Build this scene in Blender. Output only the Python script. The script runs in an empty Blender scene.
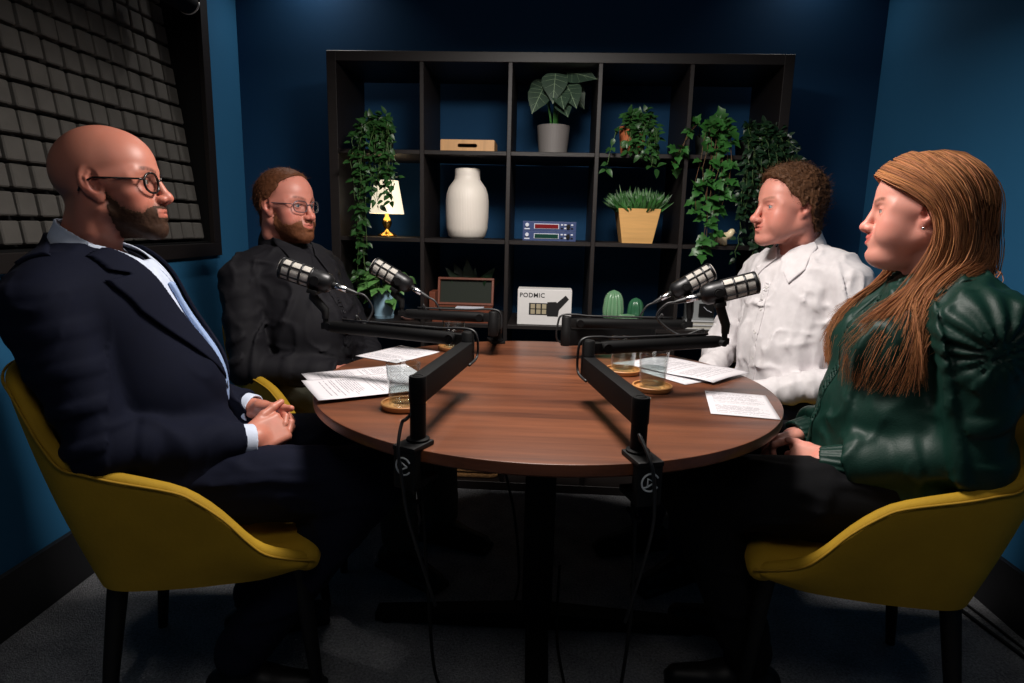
import bpy, bmesh, math, random
import numpy as np
from mathutils import Vector, Matrix

C = bpy.context.scene.collection
PI = math.pi
A_ = np.array


def V(*a):
    return np.array(a, float)


# ------------------------------------------------------------------ materials
def lin(h):
    h = h.lstrip('#')
    r = []
    for i in (0, 2, 4):
        c = int(h[i:i + 2], 16) / 255
        r.append(c / 12.92 if c <= .04045 else ((c + .055) / 1.055) ** 2.4)
    return (*r, 1)


def nd(m, typ, **kw):
    n = m.node_tree.nodes.new(typ)
    for k, v in kw.items():
        if k in n.inputs:
            n.inputs[k].default_value = v
        else:
            setattr(n, k, v)
    return n


def mat(name, col, rough=.5, metal=0, spec=.5, bump=0, bscale=60, var=0, vscale=8, sheen=0, trans=0, emit=None, estr=0,
        sss=0, coat=0, stretch=(1, 1, 1), detail=4):
    m = bpy.data.materials.new(name)
    m.use_nodes = True
    b = m.node_tree.nodes['Principled BSDF']
    c = lin(col) if isinstance(col, str) else col
    b.inputs['Base Color'].default_value = c
    b.inputs['Roughness'].default_value = rough
    b.inputs['Metallic'].default_value = metal
    b.inputs['Specular IOR Level'].default_value = spec
    b.inputs['Coat Weight'].default_value = coat
    if sheen:
        b.inputs['Sheen Weight'].default_value = sheen
        b.inputs['Sheen Roughness'].default_value = .4
        b.inputs['Sheen Tint'].default_value = c
    if trans:
        b.inputs['Transmission Weight'].default_value = trans
        b.inputs['IOR'].default_value = 1.45
    if sss:
        b.inputs['Subsurface Weight'].default_value = sss
        b.inputs['Subsurface Radius'].default_value = (.012, .005, .003)
        b.inputs['Subsurface Scale'].default_value = 1
    if emit:
        b.inputs['Emission Color'].default_value = lin(emit)
        b.inputs['Emission Strength'].default_value = estr
    L = m.node_tree.links
    if bump or var:
        tc = nd(m, 'ShaderNodeTexCoord')
        mp = nd(m, 'ShaderNodeMapping')
        mp.inputs['Scale'].default_value = stretch
        L.new(tc.outputs['Object'], mp.inputs['Vector'])
    if bump:
        n = nd(m, 'ShaderNodeTexNoise', Scale=bscale, Detail=detail)
        L.new(mp.outputs[0], n.inputs['Vector'])
        bp = nd(m, 'ShaderNodeBump', Strength=bump, Distance=.01)
        L.new(n.outputs['Fac'], bp.inputs['Height'])
        L.new(bp.outputs[0], b.inputs['Normal'])
    if var:
        n = nd(m, 'ShaderNodeTexNoise', Scale=vscale, Detail=5)
        L.new(mp.outputs[0], n.inputs['Vector'])
        hs = nd(m, 'ShaderNodeHueSaturation', Color=c)
        mr = nd(m, 'ShaderNodeMapRange')
        mr.inputs['From Min'].default_value = .3
        mr.inputs['From Max'].default_value = .7
        mr.inputs['To Min'].default_value = 1 - var
        mr.inputs['To Max'].default_value = 1 + var
        L.new(n.outputs['Fac'], mr.inputs['Value'])
        L.new(mr.outputs[0], hs.inputs['Value'])
        L.new(hs.outputs[0], b.inputs['Base Color'])
    return m


def attr_mat(name, rough=.5, sss=0, bump=0, bscale=300, sheen=0, spec=.4):
    """base colour read from the mesh's own colour attribute"""
    m = mat(name, (.5, .5, .5, 1), rough, sss=sss, bump=bump, bscale=bscale, sheen=sheen, spec=spec)
    b = m.node_tree.nodes['Principled BSDF']
    a = nd(m, 'ShaderNodeAttribute', attribute_name='Col')
    m.node_tree.links.new(a.outputs['Color'], b.inputs['Base Color'])
    return m


# ------------------------------------------------------------------ objects
def mesh_obj(name, verts, faces, m=None, parent=None, smooth=True, cols=None, loc=None):
    me = bpy.data.meshes.new(name)
    verts = np.asarray(verts, float)
    if isinstance(faces, np.ndarray):
        faces = faces.tolist()
    me.from_pydata(verts.tolist(), [], faces)
    if cols is not None:
        ca = me.color_attributes.new('Col', 'FLOAT_COLOR', 'POINT')
        a = np.ones((len(verts), 4), np.float32)
        a[:, :3] = cols
        ca.data.foreach_set('color', a.ravel())
    o = bpy.data.objects.new(name, me)
    C.objects.link(o)
    if m:
        for k in (m if isinstance(m, (list, tuple)) else [m]):
            me.materials.append(k)
    if smooth:
        me.polygons.foreach_set('use_smooth', [True] * len(me.polygons))
    if parent:
        o.parent = parent
    if loc is not None:
        o.location = loc
    me.update()
    return o


def empty(name, loc=(0, 0, 0), rz=0, label=None, cat=None, group=None):
    o = bpy.data.objects.new(name, None)
    o.empty_display_size = .1
    C.objects.link(o)
    o.location = loc
    o.rotation_euler = (0, 0, rz)
    return tag(o, label, cat, group)


def tag(o, label=None, cat=None, group=None, kind=None):
    if label: o['label'] = label
    if cat: o['category'] = cat
    if group: o['group'] = group
    if kind: o['kind'] = kind
    return o


class MB:
    """collects shapes, links them as one mesh object"""

    def __init__(s):
        s.v = []
        s.f = []
        s.mi = []
        s.cur = 0

    def add(s, v, f):
        n = len(s.v)
        s.v += [tuple(map(float, p)) for p in v]
        s.f += [tuple(n + i for i in q) for q in f]
        s.mi += [s.cur] * len(f)
        return s

    def box(s, c, d, bev=0, rot=None, seg=2):
        bm = bmesh.new()
        bmesh.ops.create_cube(bm, size=1)
        bmesh.ops.scale(bm, vec=d, verts=bm.verts)
        if bev:
            bmesh.ops.bevel(bm, geom=bm.edges[:], offset=bev, segments=seg, profile=.7, affect='EDGES')
        if rot is not None:
            bmesh.ops.rotate(bm, matrix=rot, verts=bm.verts)
        bmesh.ops.translate(bm, vec=c, verts=bm.verts)
        s._bm(bm)
        return s

    def _bm(s, bm):
        bm.verts.index_update()
        s.add([v.co[:] for v in bm.verts], [[v.index for v in f.verts] for f in bm.faces])
        bm.free()

    def tube(s, pts, r, n=10, cap=True, closed=False):
        pts = [Vector(p) for p in pts]
        N = len(pts)
        rs = r if hasattr(r, '__len__') else [r] * N
        V_ = []
        up = None
        for i, p in enumerate(pts):
            if closed:
                t = pts[(i + 1) % N] - pts[i - 1]
            else:
                t = pts[min(i + 1, N - 1)] - pts[max(i - 1, 0)]
            t.normalize()
            if up is None:
                up = Vector((0, 0, 1)) if abs(t.z) < .9 else Vector((1, 0, 0))
            sd = t.cross(up)
            if sd.length < 1e-6: sd = t.orthogonal()
            sd.normalize()
            up = sd.cross(t).normalized()
            for k in range(n):
                a = 2 * PI * k / n
                V_.append(p + rs[i] * (math.cos(a) * sd + math.sin(a) * up))
        F_ = []
        for i in range(N if closed else N - 1):
            j = (i + 1) % N
            for k in range(n):
                F_.append((i * n + k, i * n + (k + 1) % n, j * n + (k + 1) % n, j * n + k))
        if cap and not closed:
            F_.append(tuple(range(n))[::-1])
            F_.append(tuple((N - 1) * n + k for k in range(n)))
        s.add(V_, F_)
        return s

    def lathe(s, prof, n=32, c=(0, 0, 0), rot=None, cap=True, ribs=0, ramp=0):
        V_ = []
        for (r, z) in prof:
            for k in range(n):
                a = 2 * PI * k / n
                rr = r * (1 + (ramp * (abs(math.cos(a * ribs / 2)) - .5) if ribs else 0))
                V_.append(Vector((rr * math.cos(a), rr * math.sin(a), z)))
        F_ = []
        for i in range(len(prof) - 1):
            for k in range(n):
                F_.append((i * n + k, i * n + (k + 1) % n, (i + 1) * n + (k + 1) % n, (i + 1) * n + k))
        if cap:
            F_.append(tuple(range(n))[::-1])
            F_.append(tuple((len(prof) - 1) * n + k for k in range(n)))
        if rot is not None:
            V_ = [rot @ v for v in V_]
        s.add([v + Vector(c) for v in V_], F_)
        return s

    def prism(s, poly, z0, z1, M=None):
        """poly in xy extruded z0..z1, through matrix M"""
        n = len(poly)
        V_ = [Vector((x, y, z0)) for x, y in poly] + [Vector((x, y, z1)) for x, y in poly]
        F_ = [tuple(range(n))[::-1], tuple(range(n, 2 * n))]
        F_ += [(k, (k + 1) % n, n + (k + 1) % n, n + k) for k in range(n)]
        if M is not None: V_ = [M @ v for v in V_]
        s.add(V_, F_)
        return s

    def build(s, name, m=None, parent=None, smooth=False, loc=None, auto=None):
        o = mesh_obj(name, s.v, s.f, m, parent, smooth, loc=loc)
        if any(s.mi):
            o.data.polygons.foreach_set('material_index', s.mi)
        if auto:
            o.data.polygons.foreach_set('use_smooth', [True] * len(o.data.polygons))
            bm = bmesh.new()
            bm.from_mesh(o.data)
            for e in bm.edges:
                if len(e.link_faces) == 2 and e.calc_face_angle(0) > math.radians(auto):
                    e.smooth = False
            bm.to_mesh(o.data)
            bm.free()
        return o


def copy_tree(o, parent=None):
    c = o.copy()
    C.objects.link(c)
    c.parent = parent
    for ch in list(o.children):
        copy_tree(ch, c)
    return c


# ------------------------------------------------------------------ signed distance shapes
def cap(a, b, ra, rb=None):
    a = A_(a, float); b = A_(b, float)
    rb = ra if rb is None else rb
    ba = b - a
    l2 = ba @ ba + 1e-12

    def f(P):
        pa = P - a
        h = np.clip(pa @ ba / l2, 0, 1)
        q = pa - h[:, None] * ba
        return np.sqrt((q * q).sum(1)) - (ra + (rb - ra) * h)
    return f


def sph(c, r):
    c = A_(c, float)
    return lambda P: np.sqrt(((P - c) ** 2).sum(1)) - r


def rotm(rx=0, ry=0, rz=0):
    cx, sx, cy, sy, cz, sz = [g(math.radians(t)) for t in (rx, ry, rz) for g in (math.cos, math.sin)]
    X = A_([[1, 0, 0], [0, cx, -sx], [0, sx, cx]])
    Y = A_([[cy, 0, sy], [0, 1, 0], [-sy, 0, cy]])
    Z = A_([[cz, -sz, 0], [sz, cz, 0], [0, 0, 1]])
    return Z @ Y @ X


def ell(c, r, rot=None):
    c = A_(c, float); r = A_(r, float)

    def f(P):
        q = P - c
        if rot is not None: q = q @ rot
        k0 = np.sqrt(((q / r) ** 2).sum(1)) + 1e-9
        k1 = np.sqrt(((q / (r * r)) ** 2).sum(1)) + 1e-9
        return k0 * (k0 - 1) / k1
    return f


def rbox(c, h, rd=.005, rot=None):
    c = A_(c, float); h = A_(h, float) - rd

    def f(P):
        q = P - c
        if rot is not None: q = q @ rot
        q = np.abs(q) - h
        return np.sqrt((np.maximum(q, 0) ** 2).sum(1)) + np.minimum(q.max(1), 0) - rd
    return f


def half(n, d):
    """solid side where P.n < d"""
    n = A_(n, float); n = n / np.linalg.norm(n)
    return lambda P: P @ n - d


def smin(a, b, k):
    if k <= 0: return np.minimum(a, b)
    h = np.clip(.5 + .5 * (b - a) / k, 0, 1)
    return b + (a - b) * h - k * h * (1 - h)


def smax(a, b, k):
    return -smin(-a, -b, k)


class S:
    def __init__(s, f=None):
        s.ops = [] if f is None else [('u', f, 0)]

    def u(s, f, k=.01):
        s.ops.append(('u', f, k)); return s

    def cut(s, f, k=.005):
        s.ops.append(('s', f, k)); return s

    def i(s, f, k=.005):
        s.ops.append(('i', f, k)); return s

    def off(s, d):
        s.ops.append(('o', d, 0)); return s

    def disp(s, g):
        s.ops.append(('d', g, 0)); return s

    def __call__(s, P):
        d = None
        for t, f, k in s.ops:
            if t == 'o': d = d - f(P) if callable(f) else d - f
            elif t == 'd': d = d + f(P)
            elif d is None: d = f(P)
            elif t == 'u': d = smin(d, f(P), k)
            elif t == 's': d = smax(d, -f(P), k)
            else: d = smax(d, f(P), k)
        return d


def poly2(poly, u, v, rd=0):
    """2-D signed distance to a polygon on coordinates P@u, P@v (an endless prism)"""
    poly = A_(poly, float)
    u = A_(u, float); v = A_(v, float)

    def f(P):
        p = np.stack([P @ u, P @ v], 1)
        d = np.full(len(p), 1e9)
        s = np.ones(len(p))
        n = len(poly)
        for i in range(n):
            a = poly[i]; b = poly[i - 1]
            e = b - a
            w = p - a
            t = np.clip(w @ e / (e @ e), 0, 1)
            q = w - t[:, None] * e
            d = np.minimum(d, (q * q).sum(1))
            c1 = p[:, 1] >= a[1]
            c2 = p[:, 1] < b[1]
            c3 = e[0] * w[:, 1] > e[1] * w[:, 0]
            fl = (c1 & c2 & c3) | (~c1 & ~c2 & ~c3)
            s = np.where(fl, -s, s)
        return s * np.sqrt(d) - rd
    return f


def _hash(i, j, k):
    h = (i * 374761393 + j * 668265263 + k * 2147483647) & 0xffffffff
    h = ((h ^ (h >> 13)) * 1274126177) & 0xffffffff
    return ((h ^ (h >> 16)) & 0xffff) / 65535.


def vnoise(P):
    I = np.floor(P).astype(np.int64)
    F_ = P - I
    w = F_ * F_ * (3 - 2 * F_)
    out = 0
    for a in (0, 1):
        for b in (0, 1):
            for c in (0, 1):
                out = out + _hash(I[:, 0] + a, I[:, 1] + b, I[:, 2] + c) * \
                    (w[:, 0] if a else 1 - w[:, 0]) * (w[:, 1] if b else 1 - w[:, 1]) * (w[:, 2] if c else 1 - w[:, 2])
    return out


def fbm(P, o=3):
    t = 0; a = .5
    for i in range(o):
        t = t + a * vnoise(P * 2 ** i + 7.3 * i)
        a *= .5
    return t


def ridge(P, o=2):
    t = 0; a = 1; s = 0
    for i in range(o):
        n = 1 - np.abs(2 * vnoise(P * 2 ** i + 11.7 * i) - 1)
        t = t + a * n * n
        s += a
        a *= .5
    return t / s


def sstep(a, b, x):
    t = np.clip((x - a) / (b - a), 0, 1)
    return t * t * (3 - 2 * t)


def nets(f, lo, hi, h, step=4):
    """surface nets over a box; the fine grid is only evaluated near the surface"""
    lo = A_(lo, float); hi = A_(hi, float)
    nc = np.ceil((hi - lo) / (h * step)).astype(int) + 1
    H = h * step
    g = [lo[k] + H * (np.arange(nc[k]) + .5) for k in range(3)]
    G = np.stack(np.meshgrid(*g, indexing='ij'), -1).reshape(-1, 3)
    dc = f(G).reshape(nc)
    act = np.abs(dc) < H * 1.25 + h
    n = nc * step
    D = np.repeat(np.repeat(np.repeat(dc, step, 0), step, 1), step, 2)
    M = np.repeat(np.repeat(np.repeat(act, step, 0), step, 1), step, 2)
    idx = np.argwhere(M)
    D[M] = f(lo + h * (idx + .5))
    D[0] = D[-1] = 1; D[:, 0] = D[:, -1] = 1; D[:, :, 0] = D[:, :, -1] = 1
    ins = D < 0
    c = [(i, j, k) for i in (0, 1) for j in (0, 1) for k in (0, 1)]
    sl = lambda A, o: A[o[0]:n[0] - 1 + o[0], o[1]:n[1] - 1 + o[1], o[2]:n[2] - 1 + o[2]]
    cnt = sum(sl(ins, o).astype(np.int8) for o in c)
    cells = np.argwhere((cnt > 0) & (cnt < 8))
    vid = -np.ones(n, np.int64)
    vid[tuple(cells.T)] = np.arange(len(cells))
    acc = np.zeros((len(cells), 3)); num = np.zeros(len(cells))
    for a in range(8):
        for b in range(a + 1, 8):
            if sum(x != y for x, y in zip(c[a], c[b])) != 1: continue
            pa = cells + A_(c[a]); pb = cells + A_(c[b])
            da = D[tuple(pa.T)]; db = D[tuple(pb.T)]
            cr = (da < 0) != (db < 0)
            t = np.where(cr, da / np.where(da - db == 0, 1, da - db), 0)
            acc += np.where(cr[:, None], pa + t[:, None] * (pb - pa), 0)
            num += cr
    Vt = lo + h * (acc / num[:, None] + .5)
    quads = []
    for ax in range(3):
        b, cc = [(1, 2), (2, 0), (0, 1)][ax]
        o = [0, 0, 0]; o[ax] = 1
        A0 = ins[:n[0] - o[0], :n[1] - o[1], :n[2] - o[2]]
        A1 = ins[o[0]:, o[1]:, o[2]:]
        e = np.argwhere(A0 != A1)
        e = e[(e[:, b] > 0) & (e[:, cc] > 0)]
        eb = np.zeros(3, int); eb[b] = 1
        ec = np.zeros(3, int); ec[cc] = 1
        q = np.stack([vid[tuple(e.T)], vid[tuple((e - eb).T)], vid[tuple((e - eb - ec).T)], vid[tuple((e - ec).T)]], 1)
        fl = ins[tuple(e.T)]
        q[~fl] = q[~fl][:, ::-1]
        quads.append(q)
    Q = np.concatenate(quads)
    Q = Q[(Q >= 0).all(1)]
    return Vt, Q


def relax(Vt, Q, it=2, k=.5):
    if not it: return Vt
    n = len(Vt)
    e = np.concatenate([Q[:, [0, 1]], Q[:, [1, 2]], Q[:, [2, 3]], Q[:, [3, 0]]])
    i = np.concatenate([e[:, 0], e[:, 1]]); j = np.concatenate([e[:, 1], e[:, 0]])
    cnt = np.bincount(i, minlength=n)[:, None]
    for _ in range(it):
        for s in (k, -k * 1.02):
            m = np.stack([np.bincount(i, Vt[j, q], minlength=n) for q in range(3)], 1) / np.maximum(cnt, 1)
            Vt = Vt + s * (m - Vt)
    return Vt


def biggest(v, q):
    """only the largest connected piece"""
    lab = np.arange(len(v))
    while True:
        m = lab[q].min(1)
        new = lab.copy()
        for k in range(4): np.minimum.at(new, q[:, k], m)
        new = new[new]
        if (new == lab).all(): break
        lab = new
    w = np.bincount(lab).argmax()
    q = q[lab[q[:, 0]] == w]
    used = np.unique(q)
    mp = -np.ones(len(v), int); mp[used] = np.arange(len(used))
    return v[used], mp[q]


def sdf_obj(name, f, lo, hi, h, m, parent=None, colf=None, xf=None, rl=1, one=False):
    v, q = nets(f, lo, hi, h)
    if one: v, q = biggest(v, q)
    v = relax(v, q, rl)
    cols = colf(v) if colf else None
    if xf is not None: v = xf(v)
    return mesh_obj(name, v, q, m, parent, True, cols)
# ------------------------------------------------------------------ heads (head frame: +x face, +y the person's left, +z up; origin between the eyes' level and mid skull)
def mirror(fn):
    return [fn(1), fn(-1)]


def head_sdf(q):
    """q: dict of face proportions"""
    g = lambda k, d: q.get(k, d)
    jw = g('jaw', 1.0)          # jaw width
    fat = g('fat', 0.0)         # cheek fullness, m
    nl = g('nose', 0.0)         # nose length out, m
    s = S(ell((-.010, 0, .036), (.096, .076 * g('wide', 1), .084)))
    s.u(ell((-.030, 0, .020), (.076, .072 * g('wide', 1), .070)), .02)
    s.u(ell((.030, 0, .035), (.058, .063, .062)), .02)               # forehead
    s.u(ell((.030, 0, -.035), (.056, .056 * jw, .076)), .02)         # face block
    for y in (1, -1):
        s.u(cap((-.008, y * .054 * jw, -.052), (.066, y * .018, -.095), .017 + fat, .016 + fat * .6), .022)   # jaw line
        s.u(ell((.046, y * .043, -.024), (.028, .024, .022)), .02)  # cheek bone
        s.u(ell((.050, y * (.036 + fat * .5), -.052), (.026 + fat, .022 + fat, .026)), .02)    # cheek
        s.u(cap((.0, y * .066 * g('wide', 1), .0), (.05, y * .056, .01), .012), .02)       # temple
        s.u(cap((.083, y * .010, .021), (.062, y * .047, .021), g('brow', .0085)), .014)  # brow ridge
    s.u(ell((.078, 0, -.1), (.016, .021, .0155)), .018)             # chin
    for y in (1, -1):
        if g('plump', 0): s.u(ell((.030, y * .044, -.036), (.042, .018 + .004 * g('plump', 0), .046)), .028)
    if g('chin2', 0):
        s.u(ell((.035, 0, -.108), (.045, .045, .022 + g('chin2', 0))), .03)
    for y in (1, -1):                                                # behind the jaw
        s.u(cap((-.030, y * .050, -.020), (-.040, y * .038, -.095), .022, .026), .02)
    s.u(cap((.02, 0, -.085), (.07, 0, -.095), .022, .018), .02)
    s.u(ell((.077, 0, -.066), (.0215, .030, .026)), .014)            # mouth mound
    # nose
    tx, tz = .107 + nl, -.036 + g('nosez', 0)
    s.u(cap((.085, 0, .012), (tx - .006, 0, tz + .008), .0072, .0098), .010)
    s.u(sph((tx, 0, tz), g('tip', .0115)), .008)
    for y in (1, -1):
        s.u(ell((tx - .013, y * .0125, tz - .003), (.0125, .0072, .0085)), .006)
    s.u(cap((tx - .004, 0, tz - .007), (.094, 0, -.047), .0055), .006)
    for y in (1, -1):
        s.cut(ell((tx - .007, y * .0065, tz - .0115), (.006, .0035, .005)), .003)   # nostril
        # eye socket
        s.cut(ell((.094, y * .034, .001), (.019, .021, .0125)), .012)
        # lids over the eyeball
        s.u(ell((.0685, y * .0325, .0005), (.0145, .0160, .0128)), .005)
        op = g('open', .0042)
        s.cut(ell((.0835, y * .0330, -.0005), (.011, .0135, op), rotm(0, 0, y * 14)), .0018)
        s.u(cap((.0795, y * .020, .0088), (.0705, y * .046, .0080), .0022), .004)      # upper fold
    # mouth
    mz = -.0655
    up = g('smile', .003)
    lf = g('lips', 1.0)
    for y in (1, -1):
        s.u(cap((.0945, y * .004, mz + .0055), (.080, y * .024, mz + up), .0048 * lf, .0025), .004)
        s.u(cap((.0930, 0, mz - .007), (.080, y * .021, mz + up * .6 - .002), .0058 * lf, .0025), .004)
    go = g('mouth', .0014)
    for y in (1, -1):
        s.cut(cap((.1000, 0, mz), (.0835, y * .0255, mz + up), go, .0010), .003)
    s.cut(ell((.0995, 0, mz - .0200), (.0065, .016, .005)), .008)    # crease above the chin
    # ears
    for y in (1, -1):
        R_ = rotm(0, -12, 0) @ rotm(0, 0, -y * 20)
        c = A_([-.012, y * (.0745 * g('wide', 1)), -.004])
        es = g('ear', 1)
        o = lambda a, b, d: c + R_ @ A_([a * es, y * b, d * es])
        s.u(ell(o(0, 0, .004), (.0190 * es, .0080, .0290 * es), R_), .004)
        s.u(ell(o(.004, 0, -.020), (.0105 * es, .0070, .0145 * es), R_), .006)
        s.cut(ell(o(-.001, .0085, .009), (.0135 * es, .0060, .0205 * es), R_), .003)
        s.cut(ell(o(.005, .0070, -.006), (.0075 * es, .0065, .0095 * es), R_), .003)
        s.u(cap(o(-.007, .003, -.008), o(-.005, .003, .012), .0034), .004)
        s.u(cap(o(-.005, .003, .012), o(.003, .003, .020), .0028), .004)
        s.u(cap(o(.014, -.001, -.002), o(.011, .001, -.010), .0048), .005)
    return s


def skin_cols(base, q):
    """the skin's own colour: redder lips, nose, cheeks and ears, beard shadow where there is one"""
    base = A_(lin(base)[:3])

    def f(P):
        c = np.repeat(base[None], len(P), 0)

        def mix(w, col):
            nonlocal c
            w = np.clip(w, 0, 1)[:, None]
            c = c * (1 - w) + w * A_(col)
        G = lambda ctr, r: np.exp(-(((P - A_(ctr)) / A_(r)) ** 2).sum(1))
        red = base * A_([1.05, .72, .70])
        for y in (1, -1):
            mix(.55 * G((.06, y * .05, -.03), (.03, .025, .022)), red)
            mix(.6 * G((-.01, y * .082, -.005), (.025, .015, .035)), red)
        mix(.6 * G((.108, 0, -.036), (.018, .02, .016)), red)
        up = q.get('smile', .003)
        yy = np.abs(P[:, 1])
        mzl = -.0655 + up * (yy / .024) ** 2
        lipw = sstep(.0265, .020, yy) * sstep(.0115, .0085, np.abs(P[:, 2] - mzl - .0003)) * (P[:, 0] > .074)
        mix(lipw * q.get('lipc', .75), base * A_(q.get('lipcol', [.80, .42, .42])))
        hl = (np.abs(P[:, 2] - mzl) < .0016) & (P[:, 0] > .076) & (yy < .025)
        mix(hl * .6, base * A_([.30, .14, .13]))
        # brows
        bt = np.clip((yy - .014) / .04, 0, 1)
        bz = .0205 + .007 * np.sin(bt * PI * .75)
        bw = sstep(.0055, .0022, np.abs(P[:, 2] - bz)) * sstep(.010, .016, yy) * sstep(.056, .044, yy) * (P[:, 0] > .045)
        n = vnoise(P * A_([500, 500, 250]))
        mix(bw * (.35 + .65 * n) * q.get('browd', .7), lin(q.get('browcol', '#4a3020'))[:3])
        # lash line
        for y in (1, -1):
            e = G((.083, y * .033, .0036), (.009, .0150, .0019))
            mix(e * q.get('lash', .8), base * .12)
            mix(.35 * G((.080, y * .034, .007), (.012, .016, .005)), red * .7)
            mix(.25 * G((.078, y * .034, -.011), (.012, .014, .005)), red * .8)
        if q.get('freck'):
            n = vnoise(P * 160)
            mix(.35 * sstep(.62, .8, n), red * .8)
        mix(.12 * sstep(.4, .8, fbm(P * 60)), red)
        if 'stub' in q:
            sc, sa = q['stub']
            w = beard_w(P, q)
            n = vnoise(P * 420)
            mix(w * sa * (.45 + .75 * n), lin(sc)[:3])
        if 'scalp' in q:
            sc, sa = q['scalp']
            w = scalp_w(P, q)
            mix(w * sa * (.6 + .5 * vnoise(P * 420)), lin(sc)[:3])
        return c
    return f


def beard_w(P, q):
    """1 inside the bearded part of the face"""
    x, y, z = P[:, 0], np.abs(P[:, 1]), P[:, 2]
    hi = np.interp(x, [-.02, .005, .02, .045, .07, .085, .12], [.0, -.004, -.030, -.050, -.055, -.0415, -.0415])
    nz = (fbm(P * 130) - .45)
    w = sstep(.010, -.014, z - hi + .014 * nz * (x < .078))
    w = w * sstep(-.006, .012, x + .012 * nz) * sstep(-.150, -.128, z)
    up = q.get('smile', .003)
    mzl = -.0655 + up * (y / .024) ** 2
    lip = sstep(.028, .021, y) * sstep(.0100, .0070, np.abs(z - mzl)) * (x > .07)
    w = w * (1 - lip)
    return w * (1 - (x > .0975) * sstep(-.052, -.046, z))


def scalp_w(P, q):
    x, y, z = P[:, 0], np.abs(P[:, 1]), P[:, 2]
    edge = np.interp(z, [-.06, -.03, .0, .02, .04, .07, .13], [-.055, -.035, -.012, .012, .03, .03, -.02])
    return sstep(.006, -.012, x - edge) * sstep(-.075, -.05, z)


def eyeballs(parent, xf, iris, s=1, look=0):
    """two eyeballs, white with coloured iris and pupil"""
    for y in (1, -1):
        vs, qs, cs = [], [], []
        c = A_([.0690, y * .0325, -.0003])
        th = np.linspace(0, PI, 24); ph = np.linspace(0, 2 * PI, 32, endpoint=False)
        a = math.radians(look)
        ax = A_([math.cos(a), math.sin(a), -.03]); ax /= np.linalg.norm(ax)
        u = np.cross(ax, [0, 0, 1.]); u /= np.linalg.norm(u); w = np.cross(u, ax)
        for t in th:
            for p in ph:
                d = math.cos(t) * ax + math.sin(t) * (math.cos(p) * u + math.sin(p) * w)
                vs.append(c + .0124 * d)
                k = math.sin(t) * .0124 if t < PI / 2 else 1
                cs.append(lin('#0a0808')[:3] if k < .0026 else lin(iris)[:3] if k < .0060 else lin('#98908c')[:3])
        for i in range(23):
            for k in range(32):
                qs.append([i * 32 + k, i * 32 + (k + 1) % 32, (i + 1) * 32 + (k + 1) % 32, (i + 1) * 32 + k][::-1])
        mesh_obj('eye', xf(A_(vs)), qs, M_EYE, parent, True, A_(cs))


def head_xf(c, yaw=0, pitch=0, roll=0, s=1):
    R_ = rotm(0, 0, yaw) @ rotm(0, -pitch, 0) @ rotm(roll, 0, 0)
    c = A_(c, float)
    to = lambda P: (P * s) @ R_.T + c
    fr = lambda P: ((P - c) @ R_) / s
    return to, fr, R_


# ------------------------------------------------------------------ hands (wrist at 0, fingers +x, back of hand +z, thumb towards side*+y)
def hand_sdf(side=1, curl=(30, 30, 30, 30), thumb=(35, 20), spread=4, curl2=1.1):
    s = S(rbox((.048, 0, 0), (.046, .038, .0125), .012))
    s.u(ell((.03, side * .022, -.006), (.03, .018, .014)), .012)
    s.u(cap((-.03, 0, 0), (.012, 0, 0), .026, .026), .015)
    tips = []
    for k, (y, L, r) in enumerate(((.029, .072, .0088), (.0098, .080, .009), (-.0095, .074, .0086), (-.0275, .058, .0076))):
        p = A_([.088 - abs(y - .008) * .25, side * y, 0.])
        az = math.radians((1.3 - k) * spread) * side
        a = 0
        r0 = r
        for j, f in enumerate((.45, .31, .24)):
            a += math.radians(curl[k]) * (1, curl2, .7)[j]
            d = A_([math.cos(a) * math.cos(az), math.cos(a) * math.sin(az), -math.sin(a)])
            e = p + d * L * f
            s.u(cap(p, e, r0, r0 * .93), .004 if j else .007)
            if j == 0:
                s.u(sph(p, r0 * 1.08), .004)
            p = e; r0 *= .93
        tips.append((p, d))
    t1, t2 = [math.radians(t) for t in thumb]
    p = A_([.022, side * .030, -.006])
    for j, (L, r) in enumerate(((.040, .0115), (.032, .0098), (.024, .0088))):
        a = t1 * (1, .6, .35)[j]
        d = A_([math.cos(a) * math.cos(t2), side * math.sin(a), -math.sin(t2)])
        e = p + d * L
        s.u(cap(p, e, r, r * .92), .006)
        p = e
    return s, tips
# ------------------------------------------------------------------ people
M_SKIN = attr_mat('skin', .47, sss=.12, spec=.45)
M_EYE = attr_mat('eye', .08)
M_HAIR = attr_mat('hair', .6, spec=.15)


def cloth_mat(name, col, rough=.8, weave=900, sheen=.15, spec=.3, bump=.12, var=.06):
    return mat(name, col, rough, spec=spec, bump=bump, bscale=weave, var=var, vscale=40, sheen=sheen)


M_NAVY = cloth_mat('navy wool', '#090d1e', .85, sheen=.0, spec=.15)
M_SHIRT_BLUE = cloth_mat('pale blue cotton', '#c6cfe2', .7)
M_TIE = mat('pale blue patterned silk', '#8fa6cf', .5)
M_BLACK_SHIRT = cloth_mat('black cotton', '#141318', .75, sheen=.0, spec=.2)
M_OLIVE = cloth_mat('dark olive twill', '#37362c', .85)
M_WHITE = cloth_mat('white cotton', '#e0dbdd', .7)
M_DARK = cloth_mat('black cloth', '#08080b', .85, sheen=.0, spec=.15)
M_DARKBLUE = cloth_mat('dark blue denim', '#161b30', .85)
M_SATIN = mat('green satin', '#092b23', .52, spec=.3, bump=.08, bscale=300, sheen=.2)
M_SHOE = mat('black leather', '#080708', .5, spec=.25)
M_LEATHER = mat('black leather belt', '#141215', .4)
M_STEEL = mat('polished steel', '#c8c8cc', .2, metal=1)
M_GOLDM = mat('gold metal', '#caa35a', .25, metal=1)
M_FRAME = mat('dark acetate frame', '#15100f', .25)
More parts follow.
